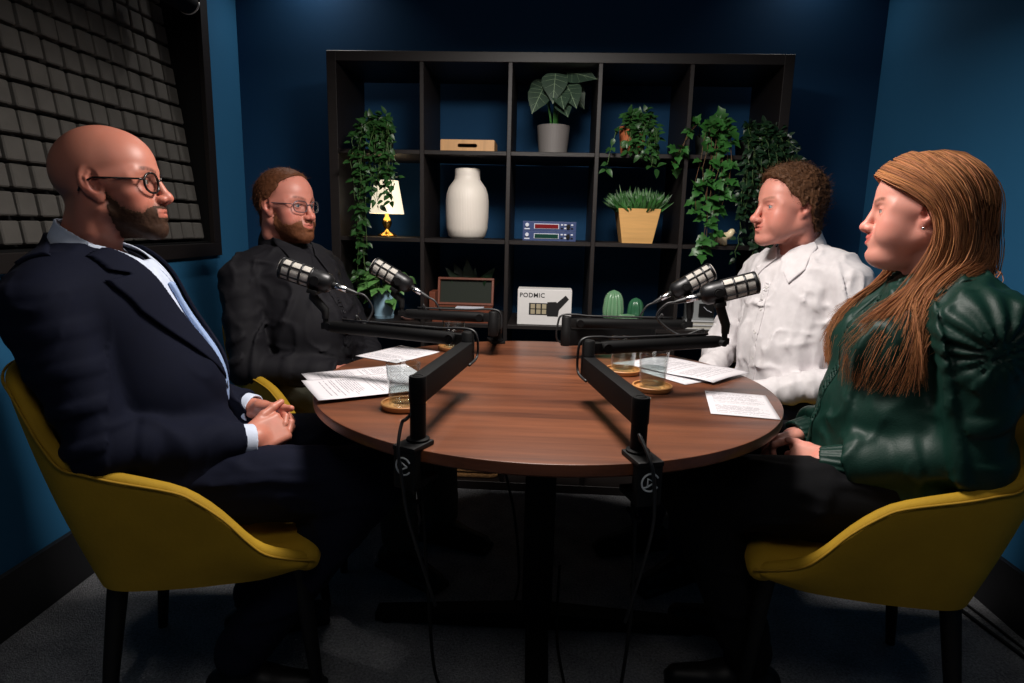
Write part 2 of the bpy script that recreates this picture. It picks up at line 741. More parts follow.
M_FRAME2 = mat('grey metal frame', '#5b5c66', .35, metal=.6)
M_BUTTON = mat('dark button', '#1a1a20', .35)
M_WBUTTON = mat('white button', '#d8d4d2', .35)


def clear_mat(name, tint='#ffffff', refl=1.0, base=.03):
    """thin clear pane: lets light through, mirrors a little, more so at a slant"""
    m = bpy.data.materials.new(name)
    m.use_nodes = True
    t = m.node_tree
    t.nodes.remove(t.nodes['Principled BSDF'])
    out = t.nodes['Material Output']
    tr = nd(m, 'ShaderNodeBsdfTransparent', Color=lin(tint))
    gl = nd(m, 'ShaderNodeBsdfGlossy', Roughness=.03)
    lw = nd(m, 'ShaderNodeLayerWeight', Blend=.5)
    pw = nd(m, 'ShaderNodeMath', operation='POWER')
    pw.inputs[1].default_value = 4
    mu = nd(m, 'ShaderNodeMath', operation='MULTIPLY_ADD')
    mu.inputs[1].default_value = refl
    mu.inputs[2].default_value = base
    mx = nd(m, 'ShaderNodeMixShader')
    t.links.new(lw.outputs['Facing'], pw.inputs[0])
    t.links.new(pw.outputs[0], mu.inputs[0])
    t.links.new(mu.outputs[0], mx.inputs[0])
    t.links.new(tr.outputs[0], mx.inputs[1])
    t.links.new(gl.outputs[0], mx.inputs[2])
    t.links.new(mx.outputs[0], out.inputs[0])
    return m


M_LENS = clear_mat('spectacle lens', '#f2f4f6', .4, .03)


def folds(A, fr, seed=0, lo=.5):
    """cloth folds as a displacement: fr scales x, y, z"""
    fr = A_(fr, float)

    def f(P):
        Q = P + .03 * np.stack([vnoise(P * 9 + seed), vnoise(P * 9 + 31 + seed), vnoise(P * 9 + 57 + seed)], 1)
        r = ridge(Q * fr + seed, 2)
        return -A * sstep(lo, 1, r)
    return f


def sleeve_folds(path, A, freq, seed=0, elbow=None):
    """cross folds that run round a sleeve, strongest about the elbow"""
    a, b, c = [A_(p, float) for p in path]

    def f(P):
        d1 = (P - a) @ ((b - a) / np.linalg.norm(b - a))
        d2 = (P - b) @ ((c - b) / np.linalg.norm(c - b))
        t = np.where(d2 > 0, np.linalg.norm(b - a) + d2, np.minimum(d1, np.linalg.norm(b - a)))
        w = .35 + .65 * np.exp(-((t - np.linalg.norm(b - a)) / .10) ** 2)
        n = vnoise(np.stack([P[:, 0] * 7, P[:, 1] * 7, t * 4], 1) + seed)
        s = np.sin(t * freq + n * 9)
        return -A * w * sstep(-.2, 1, s) + A * .4
    return f


def limb(pts, rs, k=.03):
    s = S()
    for i in range(len(pts) - 1):
        s.u(cap(pts[i], pts[i + 1], rs[i], rs[i + 1]), k)
    return s


def torso_sdf(q):
    s = S(ell(*q['pelvis']))
    s.u(ell(*q['belly']), .06)
    s.u(ell(*q['chest']), .07)
    for e in q.get('bust', []): s.u(ell(*e), .04)
    (sx, sy, sz) = q['sh']
    nx, ny, nz = q['neck']
    s.u(cap((sx, -sy * .75, sz), (sx, sy * .75, sz), .062), .05)
    for y in (1, -1):
        s.u(cap((nx, ny + y * .03, nz), (sx, y * sy * .85, sz + .012), .042, .045), .04)
    return s


def join(parts):
    vs, qs, cs = [], [], []
    n = 0
    for v, q, c in parts:
        vs.append(v)
        qs += (np.asarray(q) + n).tolist()
        cs.append(c)
        n += len(v)
    return np.concatenate(vs), qs, np.concatenate(cs)


def strands(rng, roots, dirs, norms, length, r, bend=.3, curl=0, seg=4, col='#553018', cvar=.25, droop=0):
    """short tapering hairs"""
    vs, fs, cs = [], [], []
    base = A_(lin(col)[:3])
    for p, d, nrm in zip(roots, dirs, norms):
        L = length * rng.uniform(.6, 1.25)
        d = d + rng.normal(0, bend, 3)
        d = d - nrm * min(0, d @ nrm) * .8
        d /= np.linalg.norm(d) + 1e-9
        ax = np.cross(d, nrm); ax /= np.linalg.norm(ax) + 1e-9
        cc = base * (1 + rng.uniform(-cvar, cvar))
        ph = rng.uniform(0, 6.28)
        pts = []
        x = p.copy()
        dd = d.copy()
        for i in range(seg + 1):
            pts.append(x + (ax * math.cos(ph + i * 1.5) + nrm * math.sin(ph + i * 1.5)) * curl * (i / seg) if curl else x)
            x = x + dd * L / seg
            dd = dd + A_([0, 0, -droop]); dd /= np.linalg.norm(dd)
        n0 = len(vs)
        for i, c in enumerate(pts):
            rr = r * (1 - .75 * i / seg)
            u = np.cross(dd, nrm); u /= np.linalg.norm(u) + 1e-9
            for k in range(3):
                a = k * 2.0944
                vs.append(c + rr * (math.cos(a) * u + math.sin(a) * nrm))
                cs.append(cc)
        for i in range(seg):
            for k in range(3):
                fs.append([n0 + i * 3 + k, n0 + i * 3 + (k + 1) % 3, n0 + i * 3 + 3 + (k + 1) % 3, n0 + i * 3 + 3 + k])
    return A_(vs), A_(fs), A_(cs)


def normals_of(f, P, e=.002):
    g = np.stack([f(P + e * A_(a)) - f(P - e * A_(a)) for a in ((1, 0, 0), (0, 1, 0), (0, 0, 1))], 1)
    return g / (np.linalg.norm(g, axis=1)[:, None] + 1e-9)


def cap_hair(name, parent, hf, to, R_, rng, off, edge, low, col, namp, nfreq, nstr, slen, flow, h=.003, curl=0, bend=.3, sr=.0007, cvar=.25, droop=0, top=None):
    """hair that follows the skull: edge(z) is how far forward it grows, low(x) how far down"""
    def reg(P):
        e = P[:, 0] - np.interp(P[:, 2], *edge)
        l = np.interp(P[:, 0], *low) - P[:, 2]
        n = (fbm(P * 90) - .45) * .02
        return np.maximum(e, l) + n

    def f(P):
        o = off if top is None else off + top * sstep(.04, .11, P[:, 2])
        d = hf(P) - o - namp * (ridge(P * nfreq, 2) - .5)
        return smax(d, reg(P), .012)
    v, q = nets(f, (-.15, -.12, -.12), (.14, .12, .165), h)
    base = A_(lin(col)[:3])
    cs = base * (1 + .5 * (fbm(v * A_([60, 60, 60])) - .5))[:, None]
    idx = rng.choice(len(v), nstr)
    roots = v[idx]
    nr = normals_of(hf, roots)
    keep = hf(roots) > off * .3
    roots, nr = roots[keep], nr[keep]
    d = flow(roots)
    d = d - nr * (d * nr).sum(1)[:, None] * .8
    sv, sf, sc = strands(rng, roots - nr * .001, d, nr, slen, sr, bend, curl, 4, col, cvar, droop)
    V_, Q_, K_ = join([(v, q, cs), (sv, sf, sc)])
    return mesh_obj(name, to(V_), Q_, M_HAIR, parent, True, K_)


def beard_obj(parent, hf, q, to, rng, col, th=.004, nstr=1500, slen=.009, h=.0025):
    def f(P):
        w = beard_w(P, q)
        return hf(P) - (th + .003) * w + .003 - .0015 * (vnoise(P * 350) - .5)
    # only where the beard stands proud of the skin
    v, qd = nets(f, (-.03, -.09, -.15), (.13, .09, -.0), h)
    w = beard_w(v, q)
    ok = ((w + .5 * (fbm(v * 200) - .45))[qd] > .76).all(1)
    qd = qd[ok]
    used = np.unique(qd)
    mp = -np.ones(len(v), int); mp[used] = np.arange(len(used))
    v = v[used]; qd = mp[qd]
    base = A_(lin(col)[:3])
    cs = base * (1 + .7 * (fbm(v * 120) - .5))[:, None]
    idx = rng.choice(len(v), nstr)
    roots = v[idx]
    nr = normals_of(hf, roots)
    d = A_([.35, 0, -1.]) + 0 * roots
    d = d - nr * (d * nr).sum(1)[:, None] * .7 + nr * .25
    sv, sf, sc = strands(rng, roots - nr * .002, d, nr, slen, .00045, .35, 0, 3, col, .35)
    V_, Q_, K_ = join([(v, qd, cs), (sv, sf, sc)])
    return mesh_obj('beard', to(V_), Q_, M_HAIR, parent, True, K_)


def rim(cy, w, hh, x, n=36, sq=2.6, tilt=0, wrap=.0):
    pts = []
    for i in range(n):
        a = 2 * PI * i / n
        c, s_ = math.cos(a), math.sin(a)
        y = w * abs(c) ** (2 / sq) * (1 if c > 0 else -1)
        z = hh * abs(s_) ** (2 / sq) * (1 if s_ > 0 else -1)
        pts.append((x - wrap * (cy + y) ** 2 + tilt * z, cy + y, z))
    return pts


def spectacles(parent, to, m_rim, m_arm, w, hh, r, x=.094, z=-.003, sq=2.4, ear=(-.02, .079, .012), label=None):
    e = empty('spectacles')
    e.parent = parent
    X = lambda pts: [tuple(p) for p in to(A_(pts, float) + A_([0, 0, z]))]
    fr = MB()
    for y in (1, -1):
        fr.tube(X(rim(y * .0345, w, hh, x, sq=sq, wrap=4)), r, 8, closed=True)
    fr.tube(X([(x - .001, .0345 - w, .004), (x + .002, .006, .007), (x + .002, -.006, .007), (x - .001, -.0345 + w, .004)]), r, 8)
    # the frame carries the whole pair
    fo = fr.build('frame', m_rim, parent, smooth=True)
    fo.name = 'spectacles'
    bpy.data.objects.remove(e)
    if label: fo['label'] = label
    for y in (1, -1):
        a = MB().tube(X([(x - 4 * (.0345 + w) ** 2, y * (.0345 + w), .006), (x - .022, y * (.0345 + w + .006), .008), (.03, y * .0785, .010),
                         (ear[0] + .015, y * ear[1], ear[2]), (ear[0] - .008, y * ear[1], ear[2] - .010), (ear[0] - .016, y * (ear[1] - .002), ear[2] - .026)]), r * .85, 6)
        a.build('temple', m_arm, fo, smooth=True)
        pts = rim(y * .0345, w, hh, x, sq=sq, wrap=4)
        le = MB()
        le.add(X(pts) + X([(x - 4 * .0345 ** 2, y * .0345, 0)]), [(i, (i + 1) % 36, 36) for i in range(36)])
        le.build('lens', M_LENS, fo, smooth=True)
    return fo


def shoe(parent, ank, toe_dir, m=None):
    ax, ay, _ = ank
    d = A_([math.cos(toe_dir), math.sin(toe_dir), 0])
    a = A_([ax, ay, 0])
    R_ = rotm(0, 0, math.degrees(toe_dir))
    s = S(cap(a - d * .045 + A_([0, 0, .045]), a + d * .05 + A_([0, 0, .045]), .042, .040))
    s.u(cap(a + d * .05 + A_([0, 0, .040]), a + d * .165 + A_([0, 0, .030]), .042, .030), .02)
    s.u(cap(a + A_([0, 0, .05]), a + A_([0, 0, .115]), .046, .044), .02)
    s.u(rbox(a + d * .055 + A_([0, 0, .012]), (.14, .042, .012), .01, R_), .006)
    s.cut(half((0, 0, 1), .001), .002)
    return sdf_obj('shoe', s, a - .25 * A_([1, 1, 0]) - A_([0, 0, .01]), a + .25 * A_([1, 1, 0]) + A_([0, 0, .2]), .006, m or M_SHOE, parent)


def shell(base, off, t, poly, u, v, clip=None, k=.003):
    pf = poly2(poly, u, v)

    def f(P):
        d = np.abs(base(P) - off) - t
        d = smax(d, pf(P), k)
        if clip is not None: d = np.maximum(d, clip(P))
        return d
    return f


def button(parent, base, off, y, z, m, r=.006, x0=.25):
    """a small disc laid on the front of a garment"""
    xs = np.linspace(x0, x0 - .6, 400)
    P = np.stack([xs, np.full(400, y), np.full(400, z)], 1)
    d = base(P) - off
    i = int(np.argmax(d < 0))
    p = P[i]
    n = normals_of(base, p[None], .006)[0]
    rot = Vector((0, 0, 1)).rotation_difference(Vector(n)).to_matrix()
    b = MB().lathe([(r * .8, 0), (r, .001), (r, .0022), (r * .75, .003), (r * .6, .0022)], 14, tuple(p), rot)
    return b.build('button', m, parent, smooth=False)


def hand_place(side, wrist, d, n, **kw):
    s, tips = hand_sdf(side, **kw)
    d = A_(d, float); d /= np.linalg.norm(d)
    n = A_(n, float); n = n - d * (n @ d); n /= np.linalg.norm(n)
    R_ = np.stack([d, np.cross(n, d), n], 1)
    w = A_(wrist, float)
    return lambda P: s((P - w) @ R_)


def skin_part(f, lo, hi, h, base, rl=1):
    v, q = nets(f, lo, hi, h)
    v = relax(v, q, rl)
    b = A_(lin(base)[:3])
    c = b * (1 + .25 * (fbm(v * 70) - .5))[:, None]
    c = c * (1 + A_([.06, -.10, -.10]) * sstep(.45, .7, fbm(v * 35 + 5))[:, None])
    return v, q, c


def nails(parent, tips):
    pass


def body(parent, tone, hq, hf, to, skel, hands, hs=.003):
    """one body: head and neck, trunk, limbs and both hands"""
    parts = []
    v, q = nets(hf, (-.14, -.11, -.26), (.14, .11, .14), .0023)
    v = relax(v, q, 1)
    parts.append((to(v), q, skin_cols(tone, hq)(v)))
    lo = A_([-.5, -.45, .05]); hi = A_([.6, .45, 1.12])
    v, q, c = skin_part(skel, lo, hi, .014, tone)
    parts.append((v, q, c))
    for f, lo, hi in hands:
        parts.append(skin_part(f, lo, hi, hs, tone))
    V_, Q_, K_ = join(parts)
    return mesh_obj('body', V_, Q_, M_SKIN, parent, True, K_)


def legs(parent, hip, knee, ank, m, ra=.085, rk=.064, rb=.052, seed=0, extra=None):
    s = S()
    for y in (1, -1):
        h_ = (hip[0], y * hip[1], hip[2]); kn = (knee[0], y * knee[1], knee[2]); an = (ank[0], y * ank[1], ank[2])
        s.u(cap(h_, kn, ra, rk), .03)
        s.u(cap(kn, an, rk, rb), .03)
    s.u(ell((hip[0] - .03, 0, hip[2] + .02), (.14, .17, .10)), .05)
    if extra: s.u(extra, .03)
    s.disp(folds(.010, (6, 14, 14), seed, .45))
    return sdf_obj('trousers', s, (-.45, -.35, .05), (.6, .35, .85), .008, m, parent)


def flesh(q, arms, hip, knee, ank, shrink=.018):
    s = torso_sdf(q)
    s.off(-shrink)
    for a in arms: s.u(limb(a, (.045, .036, .026)), .02)
    for y in (1, -1):
        s.u(limb([(hip[0], y * hip[1], hip[2]), (knee[0], y * knee[1], knee[2]), (ank[0], y * ank[1], ank[2])], (.062, .044, .034)), .02)
        s.u(cap((ank[0], y * ank[1], .05), (ank[0] + .12, y * ank[1], .03), .03, .022), .02)
    return s


def neck_in_head(hf, fr, pts, rs):
    P_ = fr(A_(pts, float))
    for i in range(len(P_) - 1):
        hf.u(cap(P_[i], P_[i + 1], rs[i], rs[i + 1]), .022)
    return hf
def bbox_of(*pts, r=.14):
    P = A_(pts, float)
    return P.min(0) - r, P.max(0) + r


# ---- the man in the navy suit, front left
def man_suit():
    rng = np.random.default_rng(3)
    root = empty('person', (-.77, -1.167, 0), math.radians(18),
                 'bald bearded person in a navy suit and dark glasses, hands clasped, left foreground', 'person', 'people round the table')
    tone = '#ba7663'
    hq = dict(ear=1.15, stub=('#40291e', .66), browd=1.0, browcol='#35201a', lipc=.5, smile=.001, nose=.000, nosez=.002, tip=.0105, open=.0046, wide=.98, lipcol=[.85, .50, .50], scalp=('#8d6350', .18))
    hc = (-.199, -.025, 1.222)
    to, fr, R_ = head_xf(hc, -1, 4, 0, 1.01)
    hf = head_sdf(hq)
    neck_in_head(hf, fr, [(-.232, -.022, 1.16), (-.262, -.01, 1.07), (-.275, 0, .97)], (.056, .058, .066))
    T = dict(pelvis=((-.15, 0, .60), (.17, .185, .12)), belly=((-.160, 0, .76), (.145, .165, .17)), chest=((-.242, 0, .93), (.142, .178, .16)),
             sh=(-.285, .175, .985), neck=(-.278, 0, 1.04))
    ar = [(-.285, -.190, .972), (-.195, -.222, .690), (.066, -.105, .652)]
    al = [(-.285, .190, .972), (-.175, .222, .695), (.045, .085, .672)]
    hip, knee, ank = (-.09, .105, .555), (.33, .150, .552), (.02, .13, .13)
    # clasped hands
    hr = hand_place(1, ar[2], (.70, .66, .12), (.60, -.50, .62), curl=(38, 42, 46, 50), thumb=(22, -8), spread=3)
    hl = hand_place(-1, A_([.064, .062, .676]), (.80, -.58, -.05), (.42, .62, .66), curl=(30, 34, 40, 46), thumb=(6, -6), spread=3)
    b1 = bbox_of(ar[2], (.14, -.03, .70), r=.12)
    b2 = bbox_of(al[2], (.14, .0, .70), r=.11)
    body(root, tone, hq, hf, to, flesh(T, (ar, al), hip, knee, ank), [(hr, *b1), (hl, *b2)], .0025)
    xf = to
    eyeballs(root, xf, '#5a4636')
    beard_obj(root, hf, hq, to, rng, '#402c21', .0014, 2600, .005)
    spectacles(root, to, M_FRAME, M_FRAME, .0235, .0205, .0025, x=.0945, sq=2.3, label='dark round framed glasses')
    tor = torso_sdf(T)
    # shirt seen in the opening of the jacket and below its button
    sh = torso_sdf(T); sh.off(.006)
    sh.disp(folds(.003, (12, 12, 5), 3))
    clipf = lambda P: np.maximum(-.24 - P[:, 0], np.maximum(np.abs(P[:, 1]) - .11, P[:, 2] - 1.06))
    shf = lambda P: np.maximum(np.abs(sh(P)) - .004, clipf(P))
    so = sdf_obj('shirt', shf, (-.3, -.13, .52), (.08, .13, 1.1), .0045, M_SHIRT_BLUE, root)
    # collar: a band round the neck with two points
    nk = S(cap((-.240, -.022, 1.16), (-.268, -.004, 1.0), .0615, .0675))
    top = half((.62, 0, 1), (.62 * -.30 + 1.142) / math.hypot(.62, 1))
    bot = half((.62, 0, 1), (.62 * -.30 + 1.080) / math.hypot(.62, 1))

    def col(P):
        d = np.abs(nk(P) - .003 - .010 * sstep(.05, 0, top(P) + .05)) - .0026
        d = np.maximum(d, top(P)); d = np.maximum(d, -bot(P))
        gap = (.014 - np.abs(P[:, 1] + .012)) * (P[:, 0] > -.23) - 1 * (P[:, 0] <= -.23)
        return np.maximum(d, gap)
    mixb = S(cap((-.245, -.016, 1.12), (-.268, -.004, .98), .066, .072)).u(torso_sdf(T), .03)
    for y in (1, -1):
        pl = [(-.010 + y * .010, 1.035), (-.012 + y * .058, .958), (-.012 + y * .094, 1.01), (-.012 + y * .085, 1.10), (-.010 + y * .03, 1.065)]
        lf = shell(mixb, .010, .0025, pl, (0, 1, 0), (0, 0, 1), lambda P: -.232 - P[:, 0])
        old = col
        col = (lambda a, b: (lambda P: smin(a(P), b(P), .004)))(old, lf)
    sdf_obj('collar', col, (-.37, -.12, .93), (-.06, .12, 1.2), .003, M_SHIRT_BLUE, so, rl=4)
    # tie
    tb = torso_sdf(T); tb.off(.012)
    pl = [(-.012, 1.01), (-.006, .975), (-.016, .75), (.002, .72), (.020, .75), (.008, .975), (.014, 1.01)]
    tf = shell(tb, .004, .005, [(a - .010, b) for a, b in pl], (0, 1, 0), (0, 0, 1), lambda P: -.24 - P[:, 0])
    sdf_obj('tie', tf, (-.25, -.06, .68), (.06, .06, 1.05), .004, M_TIE, root)
    # jacket
    jk = torso_sdf(T)
    jk.u(ell((-.13, 0, .60), (.19, .205, .11)), .05)
    jk.off(.016)
    for a in (ar, al):
        s_ = limb(a, (.074, .058, .046), .03)
        s_.disp(sleeve_folds(a, .010, 75, a[0][1]))
        s_.cut(lambda P, a=a: -((P - A_(a[2])) @ ((A_(a[2]) - A_(a[1])) / np.linalg.norm(A_(a[2]) - A_(a[1]))) + .022), .004)
        jk.u(s_, .028)
    jk.disp(folds(.007, (7, 9, 6), 5, .5))
    jk.cut(lambda P: P[:, 2] - .505, .01)
    vo = poly2([(-.095, 1.12), (-.075, 1.03), (-.020, .785), (-.012, .775), (-.004, .785), (.058, 1.03), (.075, 1.12)], (0, 1, 0), (0, 0, 1))
    vb = poly2([(-.013, .752), (-.006, .752), (.060, .66), (.055, .52), (-.055, .52), (-.048, .66)], (0, 1, 0), (0, 0, 1))
    inner = torso_sdf(T); inner.off(.001)

    def opening(P):
        o = np.minimum(vo(P), vb(P))
        o = np.maximum(o, -.24 - P[:, 0])
        return np.maximum(o, -inner(P))
    jk.cut(opening, .004)
    nkc = S(cap((-.235, -.022, 1.18), (-.268, -.004, .98), .070, .074))
    jk.cut(nkc, .006)
    jo = sdf_obj('jacket', jk, (-.48, -.40, .48), (.18, .40, 1.12), .0052, M_NAVY, root)
    # lapels and the jacket's own collar
    base = torso_sdf(T); base.off(.016)
    for y in (1, -1):
        c0 = -.010
        pl = [(c0 + y * .010, .778), (c0 + y * .062, 1.03), (c0 + y * .075, 1.090), (c0 + y * .118, 1.075), (c0 + y * .128, 1.046), (c0 + y * .104, 1.036),
              (c0 + y * .150, 1.026), (c0 + y * .132, .960), (c0 + y * .062, .845)]
        lf = shell(base, .006, .0035, pl, (0, 1, 0), (0, 0, 1), lambda P: -.285 - P[:, 0], .002)
        sdf_obj('lapel', lf, (-.31, -.16, .72), (.05, .16, 1.12), .0028, M_NAVY, jo, rl=4)
    nk2 = S(cap((-.240, -.016, 1.18), (-.272, -.004, .98), .074, .080)).u(base, .02)
    tp = half((.72, 0, 1), (.72 * -.32 + 1.108) / math.hypot(.72, 1))
    bt = half((.72, 0, 1), (.72 * -.32 + 1.045) / math.hypot(.72, 1))
    cf = lambda P: np.maximum(np.maximum(np.maximum(np.abs(nk2(P) - .004) - .004, tp(P)), -bt(P)), P[:, 0] + .215 + .0 * P[:, 0])
    sdf_obj('jacket_collar', cf, (-.42, -.16, .95), (-.14, .16, 1.18), .0034, M_NAVY, jo, rl=4)
    button(jo, jk, .0, -.012, .764, M_BUTTON, .010)
    # shirt cuffs
    for a, dx in ((ar, .0), (al, .0)):
        ax = (A_(a[2]) - A_(a[1])); ax /= np.linalg.norm(ax)
        ring = lambda P, a=a, ax=ax: np.maximum(np.abs(cap(A_(a[2]) - ax * .06, A_(a[2]) + ax * .01, .036, .035)(P)) - .0028, np.maximum((P - A_(a[2])) @ ax - .004, -.06 - (P - A_(a[2])) @ ax))
        lo, hi = bbox_of(a[2], r=.09)
        sdf_obj('cuff', ring, lo, hi, .003, M_SHIRT_BLUE, so)
    legs(root, hip, knee, ank, M_NAVY, .098, .074, .060, 2)
    for y in (1, -1): shoe(root, (ank[0], y * ank[1], 0), math.radians(y * 8))
    return root


# ---- the man in the black shirt, far left
def man_black():
    rng = np.random.default_rng(5)
    root = empty('person', (-.74, -.42, 0), math.radians(-26),
                 'ginger bearded person in a black shirt and thin grey glasses, at the far left', 'person', 'people round the table')
    tone = '#c07c6c'
    hq = dict(stub=('#6e4028', .62), browd=.9, browcol='#54301f', lipc=.6, smile=.007, open=.0040, wide=1.02, jaw=1.03, fat=.003, lipcol=[.85, .50, .48], scalp=('#7a4426', .5))
    hc = (-.215, -.03, 1.205)
    to, fr, R_ = head_xf(hc, 6, 0, 0, 1.06)
    hf = head_sdf(hq)
    neck_in_head(hf, fr, [(-.243, -.03, 1.13), (-.268, -.01, 1.05), (-.28, 0, .95)], (.058, .060, .066))
    T = dict(pelvis=((-.10, 0, .60), (.17, .18, .12)), belly=((-.135, 0, .76), (.150, .175, .17)), chest=((-.225, 0, .915), (.130, .185, .15)),
             sh=(-.262, .185, .965), neck=(-.275, 0, 1.02))
    ar = [(-.262, -.205, .950), (-.180, -.255, .655), (.075, -.085, .640)]
    al = [(-.262, .205, .950), (-.145, .280, .655), (.085, .085, .640)]
    hip, knee, ank = (-.07, .09, .555), (.34, .12, .545), (.36, .12, .13)
    hr = hand_place(1, ar[2], (.80, .55, -.10), (.35, -.45, .80), curl=(32, 36, 40, 44), thumb=(14, 8))
    hl = hand_place(-1, al[2], (.80, -.55, -.05), (.35, .45, .85), curl=(30, 34, 40, 46), thumb=(12, 4))
    body(root, tone, hq, hf, to, flesh(T, (ar, al), hip, knee, ank), [(hr, *bbox_of(ar[2], (.16, -.03, .63), r=.11)), (hl, *bbox_of(al[2], (.16, .03, .63), r=.11))], .0032)
    eyeballs(root, to, '#5a6a70')
    cap_hair('hair', root, hf, to, R_, rng, .006, ([-.08, -.03, 0, .03, .055, .075, .090, .105, .14], [-.055, -.045, -.02, .004, .030, .036, .056, .062, .04]),
             ([-.13, -.07, -.05, -.02, .0, .03, .1], [-.07, -.075, -.055, .02, .015, .025, .06]), '#583522', .003, 130, 2600, .016,
             lambda P: np.stack([-.3 + 0 * P[:, 0], P[:, 1] * 3, -.6 + 0 * P[:, 2]], 1), .003, bend=.35, sr=.0006)
    beard_obj(root, hf, hq, to, rng, '#6b422c', .0026, 1800, .006)
    spectacles(root, to, M_FRAME2, M_FRAME2, .0240, .0180, .0016, x=.0975, sq=3.0, label='thin grey rectangular framed glasses')
    st = torso_sdf(T)
    st.off(.012)
    st.disp(folds(.012, (8, 10, 12), 9, .42))
    for a in (ar, al):
        s_ = limb(a, (.072, .056, .040), .03)
        s_.disp(sleeve_folds(a, .010, 80, 3 + a[0][1]))
        s_.cut(lambda P, a=a: -((P - A_(a[2])) @ ((A_(a[2]) - A_(a[1])) / np.linalg.norm(A_(a[2]) - A_(a[1]))) + .010), .004)
        st.u(s_, .03)
    st.disp(folds(.006, (14, 14, 9), 21, .5))
    st.cut(lambda P: P[:, 2] - .595, .008)
    st.cut(S(cap((-.235, -.028, 1.18), (-.28, -.004, .96), .058, .062)), .006)
    so = sdf_obj('shirt', st, (-.48, -.42, .56), (.20, .42, 1.12), .0062, M_BLACK_SHIRT, root)
    base = torso_sdf(T); base.off(.012)
    collar_pair(so, T, base, M_BLACK_SHIRT, (-.243, -.028, 1.13), (-.278, -.004, .98), .0635, 1.108, 1.045, -.006, 1.005, .93)
    pl = [(-.018, .955), (-.018, .62), (.012, .62), (.012, .955)]
    sdf_obj('placket', shell(st, .001, .0022, pl, (0, 1, 0), (0, 0, 1), lambda P: -.22 - P[:, 0]), (-.26, -.05, .58), (.12, .05, 1.03), .004, M_BLACK_SHIRT, so, one=True)
    for z in (.93, .84, .75, .67): button(so, st, .003, -.003, z, M_BUTTON, .0055)
    bl = S(ell((-.10, 0, .615), (.185, .195, .14)))
    bf = lambda P: np.maximum(np.maximum(np.abs(bl(P)) - .004, P[:, 2] - .632), .600 - P[:, 2])
    bo = sdf_obj('belt', bf, (-.32, -.22, .58), (.12, .22, .65), .004, M_LEATHER, root)
    bk = MB()
    for a, b in (((-.024, .599), (.024, .599)), ((-.024, .634), (.024, .634)), ((-.024, .599), (-.024, .634)), ((.024, .599), (.024, .634))):
        bk.tube([(.094, a[0], a[1]), (.094, b[0], b[1])], .0035, 8)
    bk.build('buckle', M_STEEL, bo, smooth=True)
    legs(root, hip, knee, ank, M_OLIVE, .088, .070, .058, 6)
    for y in (1, -1): shoe(root, (ank[0], y * ank[1], 0), math.radians(y * 8))
    return root


def collar_pair(parent, T, base, m, n0, n1, r, ztop, zbot, yc, zc, ztip, spread=.05, gap=.012, pw=.095):
    """a shirt collar: stand round the neck and two folded points"""
    nk = S(cap(n0, n1, r, r + .006))
    sl = .62
    xb = n0[0] - .06
    top = half((sl, 0, 1), (sl * xb + ztop + .03) / math.hypot(sl, 1))
    bot = half((sl, 0, 1), (sl * xb + zbot - .005) / math.hypot(sl, 1))

    def stand(P):
        fl = sstep(.055, 0, top(P) + .055)
        d = np.abs(nk(P) - .003 - .012 * fl) - .003
        d = np.maximum(np.maximum(d, top(P)), -bot(P))
        g = np.where(P[:, 0] > n0[0] + .02, gap - np.abs(P[:, 1] - yc), -1)
        return np.maximum(d, g)
    mixb = S(cap(n0, n1, r + .004, r + .010)).u(base, .03)
    f = stand
    for y in (1, -1):
        pl = [(yc + y * .008, zc + .028), (yc + y * spread, ztip), (yc + y * pw, zc - .005), (yc + y * .088, zc + .09), (yc + y * .03, zc + .055)]
        lf = shell(mixb, .008, .0028, pl, (0, 1, 0), (0, 0, 1), lambda P: n0[0] + .008 - P[:, 0])
        f = (lambda a, b: (lambda P: smin(a(P), b(P), .004)))(f, lf)
    return sdf_obj('collar', f, (n0[0] - .16, -.13, ztip - .03), (n0[0] + .19, .13, ztop + .09), .0027, m, parent, rl=4)


